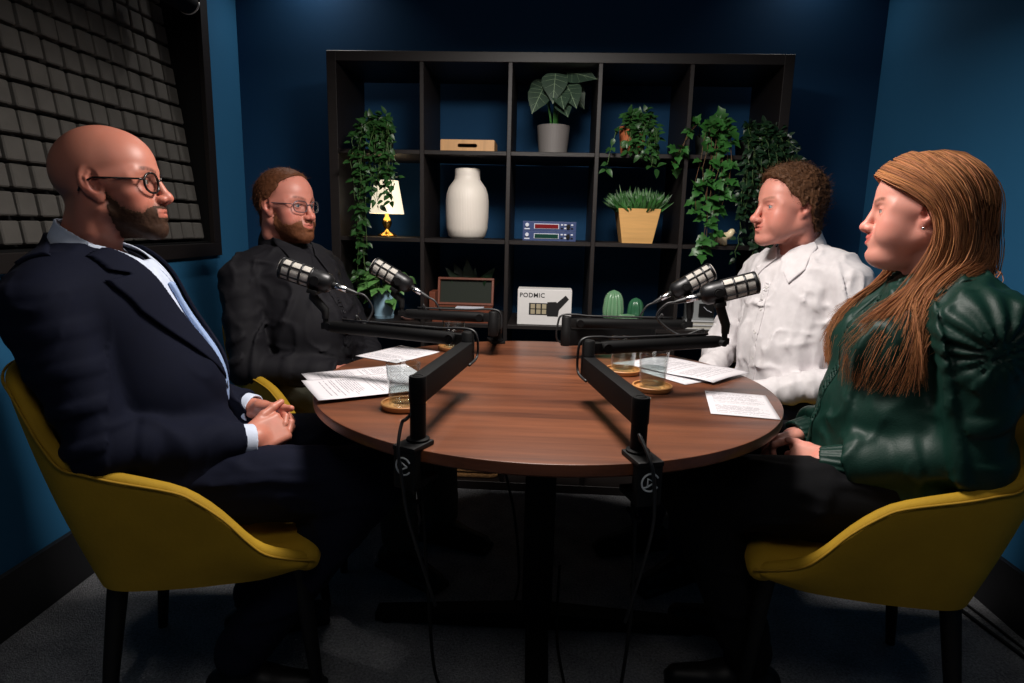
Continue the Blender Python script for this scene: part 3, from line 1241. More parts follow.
# ---- the man in the white shirt, far right
def man_white():
    rng = np.random.default_rng(7)
    root = empty('person', (.74, -.40, 0), math.radians(205),
                 'curly haired person in a white shirt talking, seated at the far right of the table', 'person', 'people round the table')
    tone = '#c88676'
    hq = dict(plump=.6, browd=.8, browcol='#76523c', lipc=.55, smile=.004, mouth=.0036, open=.0042, wide=1.0, jaw=1.04, fat=.005, tip=.0125, nose=.003, nosez=-.002, lipcol=[.86, .50, .50], scalp=('#4a3526', .5))
    hc = (-.070, 0.0, 1.236)
    to, fr, R_ = head_xf(hc, -15, 0, 0, 1.075)
    hf = head_sdf(hq)
    neck_in_head(hf, fr, [(-.125, .0, 1.17), (-.150, 0, 1.08), (-.165, 0, .97)], (.058, .061, .066))
    T = dict(pelvis=((-.15, 0, .60), (.16, .175, .12)), belly=((-.125, 0, .76), (.135, .165, .17)), chest=((-.150, 0, .93), (.125, .180, .16)),
             sh=(-.165, .180, 1.005), neck=(-.163, 0, 1.06))
    ar = [(-.165, -.200, .990), (-.08, -.275, .700), (.125, -.105, .630)]
    al = [(-.165, .200, .990), (-.140, .285, .690), (.105, .10, .625)]
    hip, knee, ank = (-.09, .09, .555), (.32, .11, .55), (.34, .11, .13)
    hr = hand_place(1, ar[2], (.80, .55, -.10), (.35, -.45, .80), curl=(32, 36, 40, 44), thumb=(14, 8))
    hl = hand_place(-1, al[2], (.80, -.55, -.05), (.35, .45, .85), curl=(30, 34, 40, 46), thumb=(12, 4))
    body(root, tone, hq, hf, to, flesh(T, (ar, al), hip, knee, ank), [(hr, *bbox_of(ar[2], (.2, -.03, .63), r=.11)), (hl, *bbox_of(al[2], (.2, .03, .63), r=.11))], .0032)
    eyeballs(root, to, '#7a8a94')
    cap_hair('hair', root, hf, to, R_, rng, .010, ([-.08, -.03, 0, .02, .05, .07, .09, .105, .14], [-.05, -.035, -.005, .012, .040, .050, .074, .082, .05]),
             ([-.13, -.07, -.045, -.015, .0, .02, .1], [-.07, -.075, -.04, .02, .0, .012, .07]), '#553a28', .010, 75, 3000, .022,
             lambda P: np.stack([.3 + 0 * P[:, 0], P[:, 1] * 3, .3 + 0 * P[:, 2]], 1), .003, curl=.005, bend=.7, sr=.0008, cvar=.4, top=.008)
    st = torso_sdf(T)
    st.off(.012)
    st.disp(folds(.012, (9, 10, 7), 14, .45))
    for a in (ar, al):
        s_ = limb(a, (.076, .062, .044), .03)
        s_.disp(sleeve_folds(a, .012, 70, 5 + a[0][1]))
        s_.cut(lambda P, a=a: -((P - A_(a[2])) @ ((A_(a[2]) - A_(a[1])) / np.linalg.norm(A_(a[2]) - A_(a[1]))) + .005), .004)
        st.u(s_, .03)
    st.disp(folds(.007, (13, 13, 9), 41, .45))
    st.cut(lambda P: P[:, 2] - .575, .008)
    st.cut(S(cap((-.115, 0, 1.2), (-.165, 0, .99), .058, .062)), .006)
    so = sdf_obj('shirt', st, (-.40, -.42, .55), (.22, .42, 1.15), .0062, M_WHITE, root)
    base = torso_sdf(T); base.off(.012)
    collar_pair(so, T, base, M_WHITE, (-.130, 0, 1.16), (-.165, 0, 1.0), .0645, 1.135, 1.07, .0, 1.040, .985, spread=.080, gap=.026, pw=.112)
    pl = [(-.016, .985), (-.016, .60), (.016, .60), (.016, .985)]
    sdf_obj('placket', shell(st, .001, .0022, pl, (0, 1, 0), (0, 0, 1), lambda P: -.12 - P[:, 0]), (-.16, -.05, .58), (.12, .05, 1.05), .004, M_WHITE, so, one=True)
    for z in (.965, .89, .81, .72): button(so, st, .003, 0, z, M_WBUTTON, .0055)
    legs(root, hip, knee, ank, M_DARKBLUE, .086, .068, .056, 8)
    for y in (1, -1): shoe(root, (ank[0], y * ank[1], 0), math.radians(y * 8))
    return root
def long_hair(parent, hf, to, rng, col):
    """long hair swept back from a top parting, falling forward over both shoulders"""
    vs, fs, cs = [], [], []
    n0 = 0
    base = A_(lin(col)[:3])

    def spline(K, n):
        K = A_(K, float)
        t = np.linspace(0, len(K) - 1, n)
        out = []
        for x in t:
            i = min(int(x), len(K) - 2); u = x - i
            p0 = K[max(i - 1, 0)]; p1 = K[i]; p2 = K[i + 1]; p3 = K[min(i + 2, len(K) - 1)]
            out.append(.5 * (2 * p1 + (p2 - p0) * u + (2 * p0 - 5 * p1 + 4 * p2 - p3) * u * u + (3 * p1 - p0 - 3 * p2 + p3) * u ** 3))
        return A_(out)
    H = lambda *p: to(A_([p], float))[0]
    # guide sets from front to back; first points in the head frame, the rest in the trunk frame
    H = lambda *p: to(A_([p], float))[0]
    heads = [
        [(.087, .010, .075), (.072, .056, .064), (.026, .084, .042), (-.020, .092, .008)],
        [(.066, .008, .110), (.044, .060, .094), (-.006, .089, .060), (-.045, .093, .010)],
        [(.020, .005, .131), (-.008, .060, .113), (-.052, .088, .068), (-.080, .088, .010)],
        [(-.030, .004, .136), (-.060, .055, .114), (-.100, .076, .065), (-.118, .070, .0)],
        [(-.070, .000, .130), (-.104, .034, .098), (-.130, .046, .045), (-.132, .042, -.015)],
    ]
    nb = [
        [(-.118, .090, 1.150), (-.098, .094, 1.090), (-.066, .098, 1.030), (-.036, .098, .965), (-.008, .088, .895), (-.018, .078, .836)],
        [(-.142, .094, 1.145), (-.128, .100, 1.075), (-.096, .108, .998), (-.068, .106, .926), (-.046, .100, .840)],
        [(-.172, .088, 1.160), (-.165, .095, 1.095), (-.128, .114, 1.020), (-.092, .118, .935), (-.066, .112, .850)],
        [(-.205, .068, 1.170), (-.205, .078, 1.125), (-.170, .108, 1.065), (-.132, .124, .995), (-.098, .126, .925), (-.078, .120, .862)],
        [(-.238, .040, 1.140), (-.232, .060, 1.092), (-.196, .100, 1.055), (-.150, .126, .985), (-.110, .130, .910)],
    ]
    fb = [
        [(-.108, -.085, 1.130), (-.070, -.080, 1.050), (-.025, -.078, .955), (.006, -.066, .875), (-.010, -.058, .838)],
        [(-.125, -.088, 1.120), (-.085, -.086, 1.040), (-.042, -.090, .950), (-.012, -.080, .870), (-.024, -.070, .835)],
        [(-.150, -.088, 1.120), (-.120, -.098, 1.030), (-.075, -.106, .940), (-.044, -.100, .855)],
        [(-.180, -.080, 1.120), (-.160, -.100, 1.050), (-.110, -.120, .960), (-.070, -.114, .870)],
        [(-.232, -.050, 1.120), (-.215, -.085, 1.060), (-.160, -.120, .980), (-.11, -.125, .890)],
    ]
    inv = long_hair.fr
    near = [[H(*p) for p in h] + [A_(p) for p in b] for h, b in zip(heads, nb)]
    far = [[H(p[0], -p[1], p[2]) for p in h] + [A_(p) for p in b] for h, b in zip(heads, fb)]
    NS = 24
    for side, G_ in (('n', near), ('f', far)):
        D = A_([spline(g, NS) for g in G_])
        N = 1900 if side == 'n' else 1000
        for _ in range(N):
            u = rng.uniform(0, len(D) - 1)
            i = min(int(u), len(D) - 2); f = u - i
            g = D[i] * (1 - f) + D[i + 1] * f
            off = rng.normal(0, 1, 3) * A_([.006, .006, .004])
            lift = rng.uniform(0, 1) ** 2
            wv = rng.integers(0, 7) * .9 + rng.normal(0, .25); am = rng.uniform(.003, .008)
            L = rng.uniform(.80, 1.0)
            n = int(NS * L)
            t = np.linspace(0, 1, NS)[:n]
            P = g[:n] + off * sstep(0, .3, t)[:, None] + A_([1, .6, 0]) * (am * np.sin(t * 13 + wv) * t)[:, None]
            P = P + rng.normal(0, 1, 3) * .012 * (t ** 3)[:, None]
            # stay outside skull and trunk
            for _k in range(2):
                d = hf(inv(P))
                lim = np.where((P[:, 2] > 1.20), .0135, .006)
                bad = d < lim
                if bad.any():
                    nr = normals_of(lambda X: hf(inv(X)), P[bad])
                    P[bad] += nr * (lim[bad] + .008 * lift - d[bad])[:, None]
                d = long_hair.trunk(P)
                bad = d < .006
                if bad.any():
                    nr = normals_of(long_hair.trunk, P[bad])
                    P[bad] += nr * (.006 + .016 * lift - d[bad])[:, None]
            r = rng.uniform(.0005, .0012)
            cc = base * rng.uniform(.5, 1.5) * A_([1, rng.uniform(.93, 1.05), rng.uniform(.85, 1.1)])
            for _k in range(2):
                P[1:-1] = .25 * P[:-2] + .5 * P[1:-1] + .25 * P[2:]
            T = np.gradient(P, axis=0); T /= np.linalg.norm(T, axis=1)[:, None] + 1e-9
            s_ = np.cross(T, [0.3, .2, 1.]); s_ /= np.linalg.norm(s_, axis=1)[:, None] + 1e-9
            w = np.cross(s_, T)
            rr = r * np.minimum(1, (1 - np.arange(n) / n) * 3 + .12)
            ring = np.stack([P + rr[:, None] * (math.cos(a * 2.0944) * s_ * 1.3 + math.sin(a * 2.0944) * w) for a in range(3)], 1)
            vs.append(ring.reshape(-1, 3))
            cs.append(np.repeat(cc[None], n * 3, 0))
            k_ = np.arange(n - 1)[:, None] * 3 + n0
            for a in range(3):
                b = (a + 1) % 3
                fs.append(np.concatenate([k_ + a, k_ + b, k_ + 3 + b, k_ + 3 + a], 1))
            n0 += n * 3
    return np.concatenate(vs), np.concatenate(fs), np.concatenate(cs)


def woman_green():
    rng = np.random.default_rng(11)
    root = empty('person', (.725, -1.085, 0), math.radians(168),
                 'person with long auburn hair in a dark green satin blouse, seated in the right foreground', 'person', 'people round the table')
    tone = '#cd8c7c'
    hq = dict(plump=1, lash=1, browd=1, browcol='#5a3826', lipc=.85, smile=.011, open=.0034, wide=1.0, jaw=1.0, fat=.006, chin2=.005, brow=.0065, tip=.0110, nose=-.001, lips=1.25, lipcol=[.80, .36, .40])
    hc = (-.100, 0, 1.205)
    to, fr, R_ = head_xf(hc, -12, 0, 0, .98)
    hf = head_sdf(hq)
    neck_in_head(hf, fr, [(-.128, 0, 1.14), (-.150, 0, 1.06), (-.165, 0, .96)], (.052, .056, .064))
    T = dict(pelvis=((-.13, 0, .60), (.18, .20, .13)), belly=((-.115, 0, .74), (.150, .180, .16)), chest=((-.155, 0, .92), (.115, .165, .15)),
             bust=[((-.065, .075, .90), (.085, .085, .085)), ((-.065, -.075, .90), (.085, .085, .085))],
             sh=(-.175, .165, .985), neck=(-.165, 0, 1.035))
    al = [(-.180, .195, .965), (-.190, .205, .712), (.055, .125, .632)]
    ar = [(-.180, -.195, .965), (-.14, -.222, .690), (.085, -.080, .630)]
    hip, knee, ank = (-.08, .115, .555), (.34, .150, .552), (.18, .12, .13)
    hl = hand_place(-1, al[2], (.70, -.70, -.10), (.55, .55, .60), curl=(34, 38, 42, 46), thumb=(8, -4), spread=3)
    hr = hand_place(1, ar[2], (.80, .58, -.10), (.40, -.50, .75), curl=(30, 34, 40, 44), thumb=(10, 6), spread=3)
    body(root, tone, hq, hf, to, flesh(T, (ar, al), hip, knee, ank), [(hr, *bbox_of(ar[2], (.16, -.02, .62), r=.11)), (hl, *bbox_of(al[2], (.14, .06, .62), r=.11))], .0026)
    eyeballs(root, to, '#3f5058', .98)
    # hair: cap, bulk at the back, long falling locks
    capf = S(lambda P: hf(P) - .013)
    capf.u(ell((-.085, 0, .015), (.060, .068, .075)), .03)

    def reg(P):
        e = P[:, 0] - np.interp(P[:, 2], [-.15, -.05, 0, .03, .06, .08, .10, .14], [-.045, -.035, -.012, .028, .062, .080, .090, .08])
        return e
    hc_f = lambda P: smax(capf(P) - .003 * (ridge(P * A_([25, 90, 60]), 2) - .5), reg(P), .015)
    long_hair.fr = fr
    trunk = torso_sdf(T); trunk.off(.016)
    for a in (al, ar): trunk.u(limb(a, (.082, .068, .05)), .03)
    long_hair.trunk = trunk
    v, q = nets(hc_f, (-.19, -.12, -.15), (.12, .12, .17), .0035)
    b = A_(lin('#7a4f34')[:3])
    cs = b * (1 + .9 * (fbm(v * A_([22, 70, 70])) - .5))[:, None]
    # underlying volume of the long lengths
    parts = [(to(v), q, cs)]
    parts.append(long_hair(root, hf, to, rng, '#9c6845'))
    V_, Q_, K_ = join(parts)
    mesh_obj('hair', V_, Q_, M_HAIR, root, True, K_)
    er = MB().lathe([(.0008, -.004), (.004, -.002), (.0045, 0), (.003, .003), (.0008, .004)], 12)
    p = to(A_([[-.004, .0835, -.037]]))[0]
    er.build('earring', M_STEEL, root, smooth=True, loc=tuple(p))
    # blouse
    st = torso_sdf(T)
    st.off(.014)
    st.disp(folds(.012, (9, 12, 6), 33, .42))
    for a in (al, ar):
        y = 1 if a[0][1] > 0 else -1
        s_ = limb(a, (.086, .060, .050), .04)
        s_.u(ell(A_(a[0]) + A_([0, y * .005, .012]), (.085, .060, .070)), .03)
        d = A_(a[2]) - A_(a[1]); d /= np.linalg.norm(d)
        s_.u(ell(A_(a[2]) - d * .085, (.075, .065, .062)), .03)
        s_.disp(sleeve_folds(a, .013, 62, 9 + y))

        def gather(P, a=a):
            q_ = P - A_(a[0])
            ang = np.arctan2(q_[:, 0], q_[:, 2] + .03)
            rr = np.sqrt((q_ ** 2).sum(1))
            return -.006 * np.sin(ang * 16 + 2 * vnoise(P * 20)) * sstep(.14, .06, rr)
        s_.disp(gather)
        s_.cut(lambda P, a=a, d=d: -((P - A_(a[2])) @ d + .045), .006)
        st.u(s_, .022)
    st.disp(folds(.006, (14, 16, 8), 51, .5))
    st.cut(lambda P: P[:, 2] - .545, .01)
    st.cut(S(cap((-.125, 0, 1.2), (-.168, 0, .99), .058, .062)), .006)
    so = sdf_obj('blouse', st, (-.42, -.44, .52), (.24, .44, 1.12), .0058, M_SATIN, root)
    nk = S(cap((-.135, 0, 1.14), (-.168, 0, .98), .066, .072)).u(torso_sdf(T), .02)
    sl = .45
    tp = half((sl, 0, 1), (sl * -.23 + 1.125) / math.hypot(sl, 1))
    bt = half((sl, 0, 1), (sl * -.23 + 1.050) / math.hypot(sl, 1))

    def ruff(P):
        ang = np.arctan2(P[:, 1], P[:, 0] + .155)
        w = .006 * np.sin(ang * 22 + 3 * vnoise(P * 14))
        d = np.abs(nk(P) - .012 + w * sstep(-.07, 0, tp(P))) - .004
        d = np.maximum(np.maximum(d, tp(P) + w), -bt(P))
        return np.maximum(d, np.where(P[:, 0] > -.10, .020 - np.abs(P[:, 1]), -1))
    sdf_obj('ruffle_collar', ruff, (-.34, -.14, .95), (-.0, .14, 1.17), .004, M_SATIN, so)
    for a in (al, ar):
        d = A_(a[2]) - A_(a[1]); d /= np.linalg.norm(d)
        w_ = A_(a[2])
        cf = S(cap(w_ - d * .06, w_ + d * .01, .040, .038))

        def cuff(P, cf=cf, d=d, w_=w_):
            t = (P - w_) @ d
            u = np.cross(d, [0, 0, 1.])
            an = np.arctan2((P - w_) @ u, (P - w_)[:, 2])
            return np.maximum(np.abs(cf(P) + .0015 * np.sin(an * 20)) - .0045, np.maximum(t - .006, -.06 - t))
        lo, hi = bbox_of(a[2], r=.1)
        sdf_obj('cuff', cuff, lo, hi, .0035, M_SATIN, so)
    # front edge of the blouse
    pl = [(-.014, 1.02), (-.014, .60), (.014, .60), (.014, 1.02)]
    sdf_obj('placket', shell(st, .001, .0024, pl, (0, 1, 0), (0, 0, 1), lambda P: -.12 - P[:, 0]), (-.16, -.05, .56), (.12, .05, 1.05), .0045, M_SATIN, so, one=True)
    legs(root, hip, knee, ank, M_DARK, .104, .078, .058, 4)
    for y in (1, -1): shoe(root, (ank[0], y * ank[1], 0), math.radians(y * 6))
    return root


man_suit()
man_black()
man_white()
woman_green()
# ------------------------------------------------------------------ the room
XL, XR, YB, YF, ZC = -1.475, 1.435, .425, -3.5, 2.5


def wall_mat(c):
    m = mat('blue wall paint', c, .75, spec=.12, bump=.05, bscale=350, var=.03, vscale=3)
    return m


def carpet_mat():
    m = mat('grey carpet', '#5a5c62', .95, spec=.1)
    b = m.node_tree.nodes['Principled BSDF']
    L = m.node_tree.links
    tc = nd(m, 'ShaderNodeTexCoord')
    n1 = nd(m, 'ShaderNodeTexNoise', Scale=140, Detail=6, Roughness=.75)
    n2 = nd(m, 'ShaderNodeTexNoise', Scale=9, Detail=3)
    n3 = nd(m, 'ShaderNodeTexVoronoi', Scale=260)
    for n in (n1, n2, n3): L.new(tc.outputs['Object'], n.inputs['Vector'])
    ad = nd(m, 'ShaderNodeMath', operation='MULTIPLY_ADD')
    ad.inputs[1].default_value = .35
    L.new(n2.outputs['Fac'], ad.inputs[0])
    L.new(n1.outputs['Fac'], ad.inputs[2])
    cr = nd(m, 'ShaderNodeValToRGB')
    cr.color_ramp.elements[0].position = .45
    cr.color_ramp.elements[0].color = lin('#4c4e55')
    cr.color_ramp.elements[1].position = .9
    cr.color_ramp.elements[1].color = lin('#bdbdc0')
    L.new(ad.outputs[0], cr.inputs[0])
    L.new(cr.outputs[0], b.inputs['Base Color'])
    bp = nd(m, 'ShaderNodeBump', Strength=.9, Distance=.012)
    mx = nd(m, 'ShaderNodeMath', operation='ADD')
    L.new(n1.outputs['Fac'], mx.inputs[0])
    L.new(n3.outputs['Distance'], mx.inputs[1])
    L.new(mx.outputs[0], bp.inputs['Height'])
    L.new(bp.outputs[0], b.inputs['Normal'])
    return m


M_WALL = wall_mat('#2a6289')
M_WALL_DIM = wall_mat('#193f61')  # wall blue darkened for the back wall: weaker light put into the colour
M_SKIRT = mat('black skirting paint', '#101014', .55)
M_CEIL = mat('dark ceiling', '#16202c', .9)
M_FOAM = mat('charcoal acoustic foam', '#5f5c58', .95, spec=.1, bump=.5, bscale=700, var=.10, vscale=14)
M_BLACKWOOD = mat('black brown wood', '#191413', .5, spec=.4, bump=.05, bscale=30, var=.12, vscale=12, stretch=(1, 1, 8))
M_BLACK = mat('matte black metal', '#060607', .62, spec=.14)
M_BLACKP = mat('black plastic', '#09090a', .6, spec=.25)


def struct(name, mb, m):
    return tag(mb.build(name, m), kind='structure')


struct('floor', MB().box(((XL + XR) / 2, (YB + YF) / 2, -.05), (XR - XL + .2, YB - YF + .2, .1)), carpet_mat())
struct('ceiling', MB().box(((XL + XR) / 2, (YB + YF) / 2, ZC + .05), (XR - XL + .2, YB - YF + .2, .1)), M_CEIL)
struct('wall_back', MB().box(((XL + XR) / 2, YB + .05, ZC / 2), (XR - XL + .2, .1, ZC)), M_WALL_DIM)
struct('wall_front', MB().box(((XL + XR) / 2, YF - .05, ZC / 2), (XR - XL + .2, .1, ZC)), M_WALL)
# the left wall has a deep opening that the foam panel fills
NY0, NY1, NZ0, NZ1 = -1.75, .082, 1.03, 2.13
WL = MB()
for (ya, yb_, za, zb_) in ((YF, NY0, 0, ZC), (NY1, YB, 0, ZC), (NY0, NY1, 0, NZ0), (NY0, NY1, NZ1, ZC)):
    WL.box((XL - .13, (ya + yb_) / 2, (za + zb_) / 2), (.26, yb_ - ya, zb_ - za))
WL.box((XL - .28, (YB + YF) / 2, ZC / 2), (.04, YB - YF, ZC))
struct('wall_left', WL, M_WALL)
struct('wall_right', MB().box((XR + .05, (YB + YF) / 2, ZC / 2), (.1, YB - YF, ZC)), M_WALL)


def skirting(name, c, d):
    struct(name, MB().box(c, d, .004), M_SKIRT)


skirting('baseboard_left', (XL + .009, (YB + YF) / 2, .09), (.018, YB - YF, .18))
skirting('baseboard_right', (XR - .009, (YB + YF) / 2, .09), (.018, YB - YF, .18))
skirting('baseboard_back', ((XL + XR) / 2, YB - .009, .09), (XR - XL - .036, .018, .18))


# leaning acoustic foam panel in the black-framed opening of the left wall
def foam_panel():
    fw = .055
    y0, y1, z0, z1 = NY0 - fw + .004, NY1 + fw - .004, NZ0 - fw + .02, NZ1 + fw
    t = empty('acoustic_panel', (XL, (y0 + y1) / 2, z0), 0, 'large black framed panel of charcoal foam blocks on the left wall', 'acoustic panel')
    L_ = y1 - y0; H_ = z1 - z0
    f = MB()
    for c, d in (((.011, 0, fw / 2), (.022, L_, fw)), ((.011, 0, H_ - fw / 2), (.022, L_, fw)),
                 ((.011, L_ / 2 - fw / 2, H_ / 2), (.022, fw, H_ - 2 * fw)), ((.011, -L_ / 2 + fw / 2, H_ / 2), (.022, fw, H_ - 2 * fw))):
        f.box(c, d, .003)
    f.build('frame', M_BLACKWOOD, t)
    # dark lining of the opening
    Li = L_ - 2 * fw + .004; zi0, zi1 = fw - .0, H_ - fw
    ln = MB()
    ln.box((-.115, Li / 2 - .004, H_ / 2), (.23, .006, zi1 - zi0)).box((-.115, -Li / 2 + .004, H_ / 2), (.23, .006, zi1 - zi0)).box((-.115, 0, zi0 + .003), (.23, Li - .016, .006)).box((-.115, 0, zi1 - .003), (.23, Li - .016, .006))
    ln.build('lining', M_BLACKP, t)
    tilt = Matrix.Rotation(-math.atan(.126), 3, 'Y')
    org = Vector((-.036, 0, fw + .012))
    tp = H_ - 2 * fw - .03
    MB().box(org + tilt @ Vector((-.016, 0, tp / 2)), (.010, Li - .02, tp), 0, tilt).build('backing', M_BLACKP, t)
    tl = MB()
    rng = random.Random(4)
    p = .0785
    y = Li / 2 - .012 - p / 2
    while y > -Li / 2 + .012 + p / 2:
        z = p / 2
        while z < tp - p / 2:
            s = p - .0125
            R_ = tilt @ Matrix.Rotation(rng.uniform(-.02, .02), 3, 'X') @ Matrix.Rotation(rng.uniform(-.05, .05), 3, 'Z')
            tl.box(org + tilt @ Vector((.006 + rng.uniform(-.002, .002), y + rng.uniform(-.0015, .0015), z + rng.uniform(-.0015, .0015))), (.034, s, s), .004, seg=1, rot=R_)
            z += p
        y -= p
    tl.build('foam_blocks', M_FOAM, t)
    # black blind rolled up above it
    b = empty('roller_blind', (XL + .052, -.55, 1.972), 0, 'rolled up black blind with a pale end bracket above the foam panel', 'blind')
    yb = .48
    MB().tube([(0, -1.0, 0), (0, yb, 0)], .044, 24).build('roll', M_BLACKP, b, auto=40)
    br = MB()
    br.tube([(.040 * math.cos(a), yb + .006, .040 * math.sin(a)) for a in [PI * (1.05 + i / 14 * .95) for i in range(15)]], .006, 8)
    br.build('bracket', mat('pale plastic', '#d8d6d0', .4), b, smooth=True)
    cl = MB().box((-.034, yb - .02, .02), (.036, .03, .07), .004)
    cl.build('wall_plate', M_BLACKP, b)


foam_panel()

# ------------------------------------------------------------------ the table
TX, TY, TR, TZ = -.004, -.936, .6, .74


def wood_mat():
    m = mat('walnut veneer', '#6b3f28', .34, spec=.5)
    b = m.node_tree.nodes['Principled BSDF']
    L = m.node_tree.links
    tc = nd(m, 'ShaderNodeTexCoord')
    mp = nd(m, 'ShaderNodeMapping')
    mp.inputs['Scale'].default_value = (1.2, 14, 14)
    L.new(tc.outputs['Object'], mp.inputs['Vector'])
    n = nd(m, 'ShaderNodeTexNoise', Scale=1.5, Detail=8, Roughness=.6, Distortion=.25)
    L.new(mp.outputs[0], n.inputs['Vector'])
    mp2 = nd(m, 'ShaderNodeMapping')
    mp2.inputs['Scale'].default_value = (3, 160, 160)
    L.new(tc.outputs['Object'], mp2.inputs['Vector'])
    n2 = nd(m, 'ShaderNodeTexNoise', Scale=1.5, Detail=4)
    L.new(mp2.outputs[0], n2.inputs['Vector'])
    # staves: one tone per 9 cm strip
    sx = nd(m, 'ShaderNodeSeparateXYZ')
    L.new(tc.outputs['Object'], sx.inputs[0])
    mu = nd(m, 'ShaderNodeMath', operation='MULTIPLY')
    mu.inputs[1].default_value = 12
    L.new(sx.outputs['Y'], mu.inputs[0])
    fl = nd(m, 'ShaderNodeMath', operation='FLOOR')
    L.new(mu.outputs[0], fl.inputs[0])
    wn = nd(m, 'ShaderNodeTexWhiteNoise', noise_dimensions='1D')
    L.new(fl.outputs[0], wn.inputs['W'])
    a = nd(m, 'ShaderNodeMath', operation='MULTIPLY_ADD')
    a.inputs[1].default_value = .30
    L.new(wn.outputs['Value'], a.inputs[0])
    L.new(n.outputs['Fac'], a.inputs[2])
    a2 = nd(m, 'ShaderNodeMath', operation='MULTIPLY_ADD')
    a2.inputs[1].default_value = .30
    L.new(n2.outputs['Fac'], a2.inputs[0])
    L.new(a.outputs[0], a2.inputs[2])
    cr = nd(m, 'ShaderNodeValToRGB')
    cr.color_ramp.elements[0].position = .45
    cr.color_ramp.elements[0].color = lin('#381d14')
    cr.color_ramp.elements[1].position = 1.05
    cr.color_ramp.elements[1].color = lin('#73432b')
    L.new(a2.outputs[0], cr.inputs[0])
    L.new(cr.outputs[0], b.inputs['Base Color'])
    bp = nd(m, 'ShaderNodeBump', Strength=.05, Distance=.005)
    L.new(n2.outputs['Fac'], bp.inputs['Height'])
    L.new(bp.outputs[0], b.inputs['Normal'])
    return m


M_WOOD = wood_mat()


def table():
    t = empty('round_table', (TX, TY, 0), 0, 'round walnut table on a black pedestal in the middle of the room', 'table')
    th = .026
    pr = [(.001, TZ - th), (TR - .004, TZ - th), (TR, TZ - th + .004), (TR, TZ - .003), (TR - .0012, TZ - .0008), (TR - .004, TZ), (.001, TZ)]
    MB().lathe(pr, 160).build('tabletop', M_WOOD, t, auto=40)
    MB().box((0, 0, .37), (.085, .085, .66), .006).build('pedestal', M_BLACK, t)
    fr = MB()
    fr.box((0, 0, TZ - th - .014), (.70, .06, .026), .003).box((0, 0, TZ - th - .016), (.06, .70, .022), .003)
    fr.build('top_brace', M_BLACK, t)
    for a in range(4):
        r = Matrix.Rotation(a * PI / 2 + .02, 3, 'Z')
        f = MB()
        v = [(.03, -.032, .012), (.47, -.026, .012), (.47, .026, .012), (.03, .032, .012), (.03, -.032, .062), (.47, -.026, .036), (.47, .026, .036), (.03, .032, .062)]
        f.add([r @ Vector(p) for p in v], [(0, 3, 2, 1), (4, 5, 6, 7), (0, 1, 5, 4), (1, 2, 6, 5), (2, 3, 7, 6), (3, 0, 4, 7)])
        fo = f.build('foot', M_BLACK, t)
        MB().lathe([(.018, 0), (.018, .012)], 16, tuple(r @ Vector((.44, 0, 0)))).build('glide', M_BLACKP, fo)


table()


def cord(name, label, pts, r=.004, cat='cable', group=None, n=90):
    K = A_(pts, float)
    t = np.linspace(0, len(K) - 1, n)
    out = []
    for x in t:
        i = min(int(x), len(K) - 2); u = x - i
        p0 = K[max(i - 1, 0)]; p1 = K[i]; p2 = K[i + 1]; p3 = K[min(i + 2, len(K) - 1)]
        out.append(.5 * (2 * p1 + (p2 - p0) * u + (2 * p0 - 5 * p1 + 4 * p2 - p3) * u * u + (3 * p1 - p0 - 3 * p2 + p3) * u ** 3))
    return tag(MB().tube(out, r, 8).build(name, M_BLACKP, smooth=True), label, cat, group)


def scurve(pts, n=40):
    K = A_(pts, float)
    t = np.linspace(0, len(K) - 1, n)
    out = []
    for x in t:
        i = min(int(x), len(K) - 2); u = x - i
        p0 = K[max(i - 1, 0)]; p1 = K[i]; p2 = K[i + 1]; p3 = K[min(i + 2, len(K) - 1)]
        out.append(.5 * (2 * p1 + (p2 - p0) * u + (2 * p0 - 5 * p1 + 4 * p2 - p3) * u * u + (3 * p1 - p0 - 3 * p2 + p3) * u ** 3))
    return out


# ------------------------------------------------------------------ chairs
M_VELVET = mat('mustard velvet', '#a5811d', .78, spec=.25, sheen=.6, bump=.10, bscale=120, var=.12, vscale=9)
M_SEAM = mat('mustard piping', '#9c7609', .8)


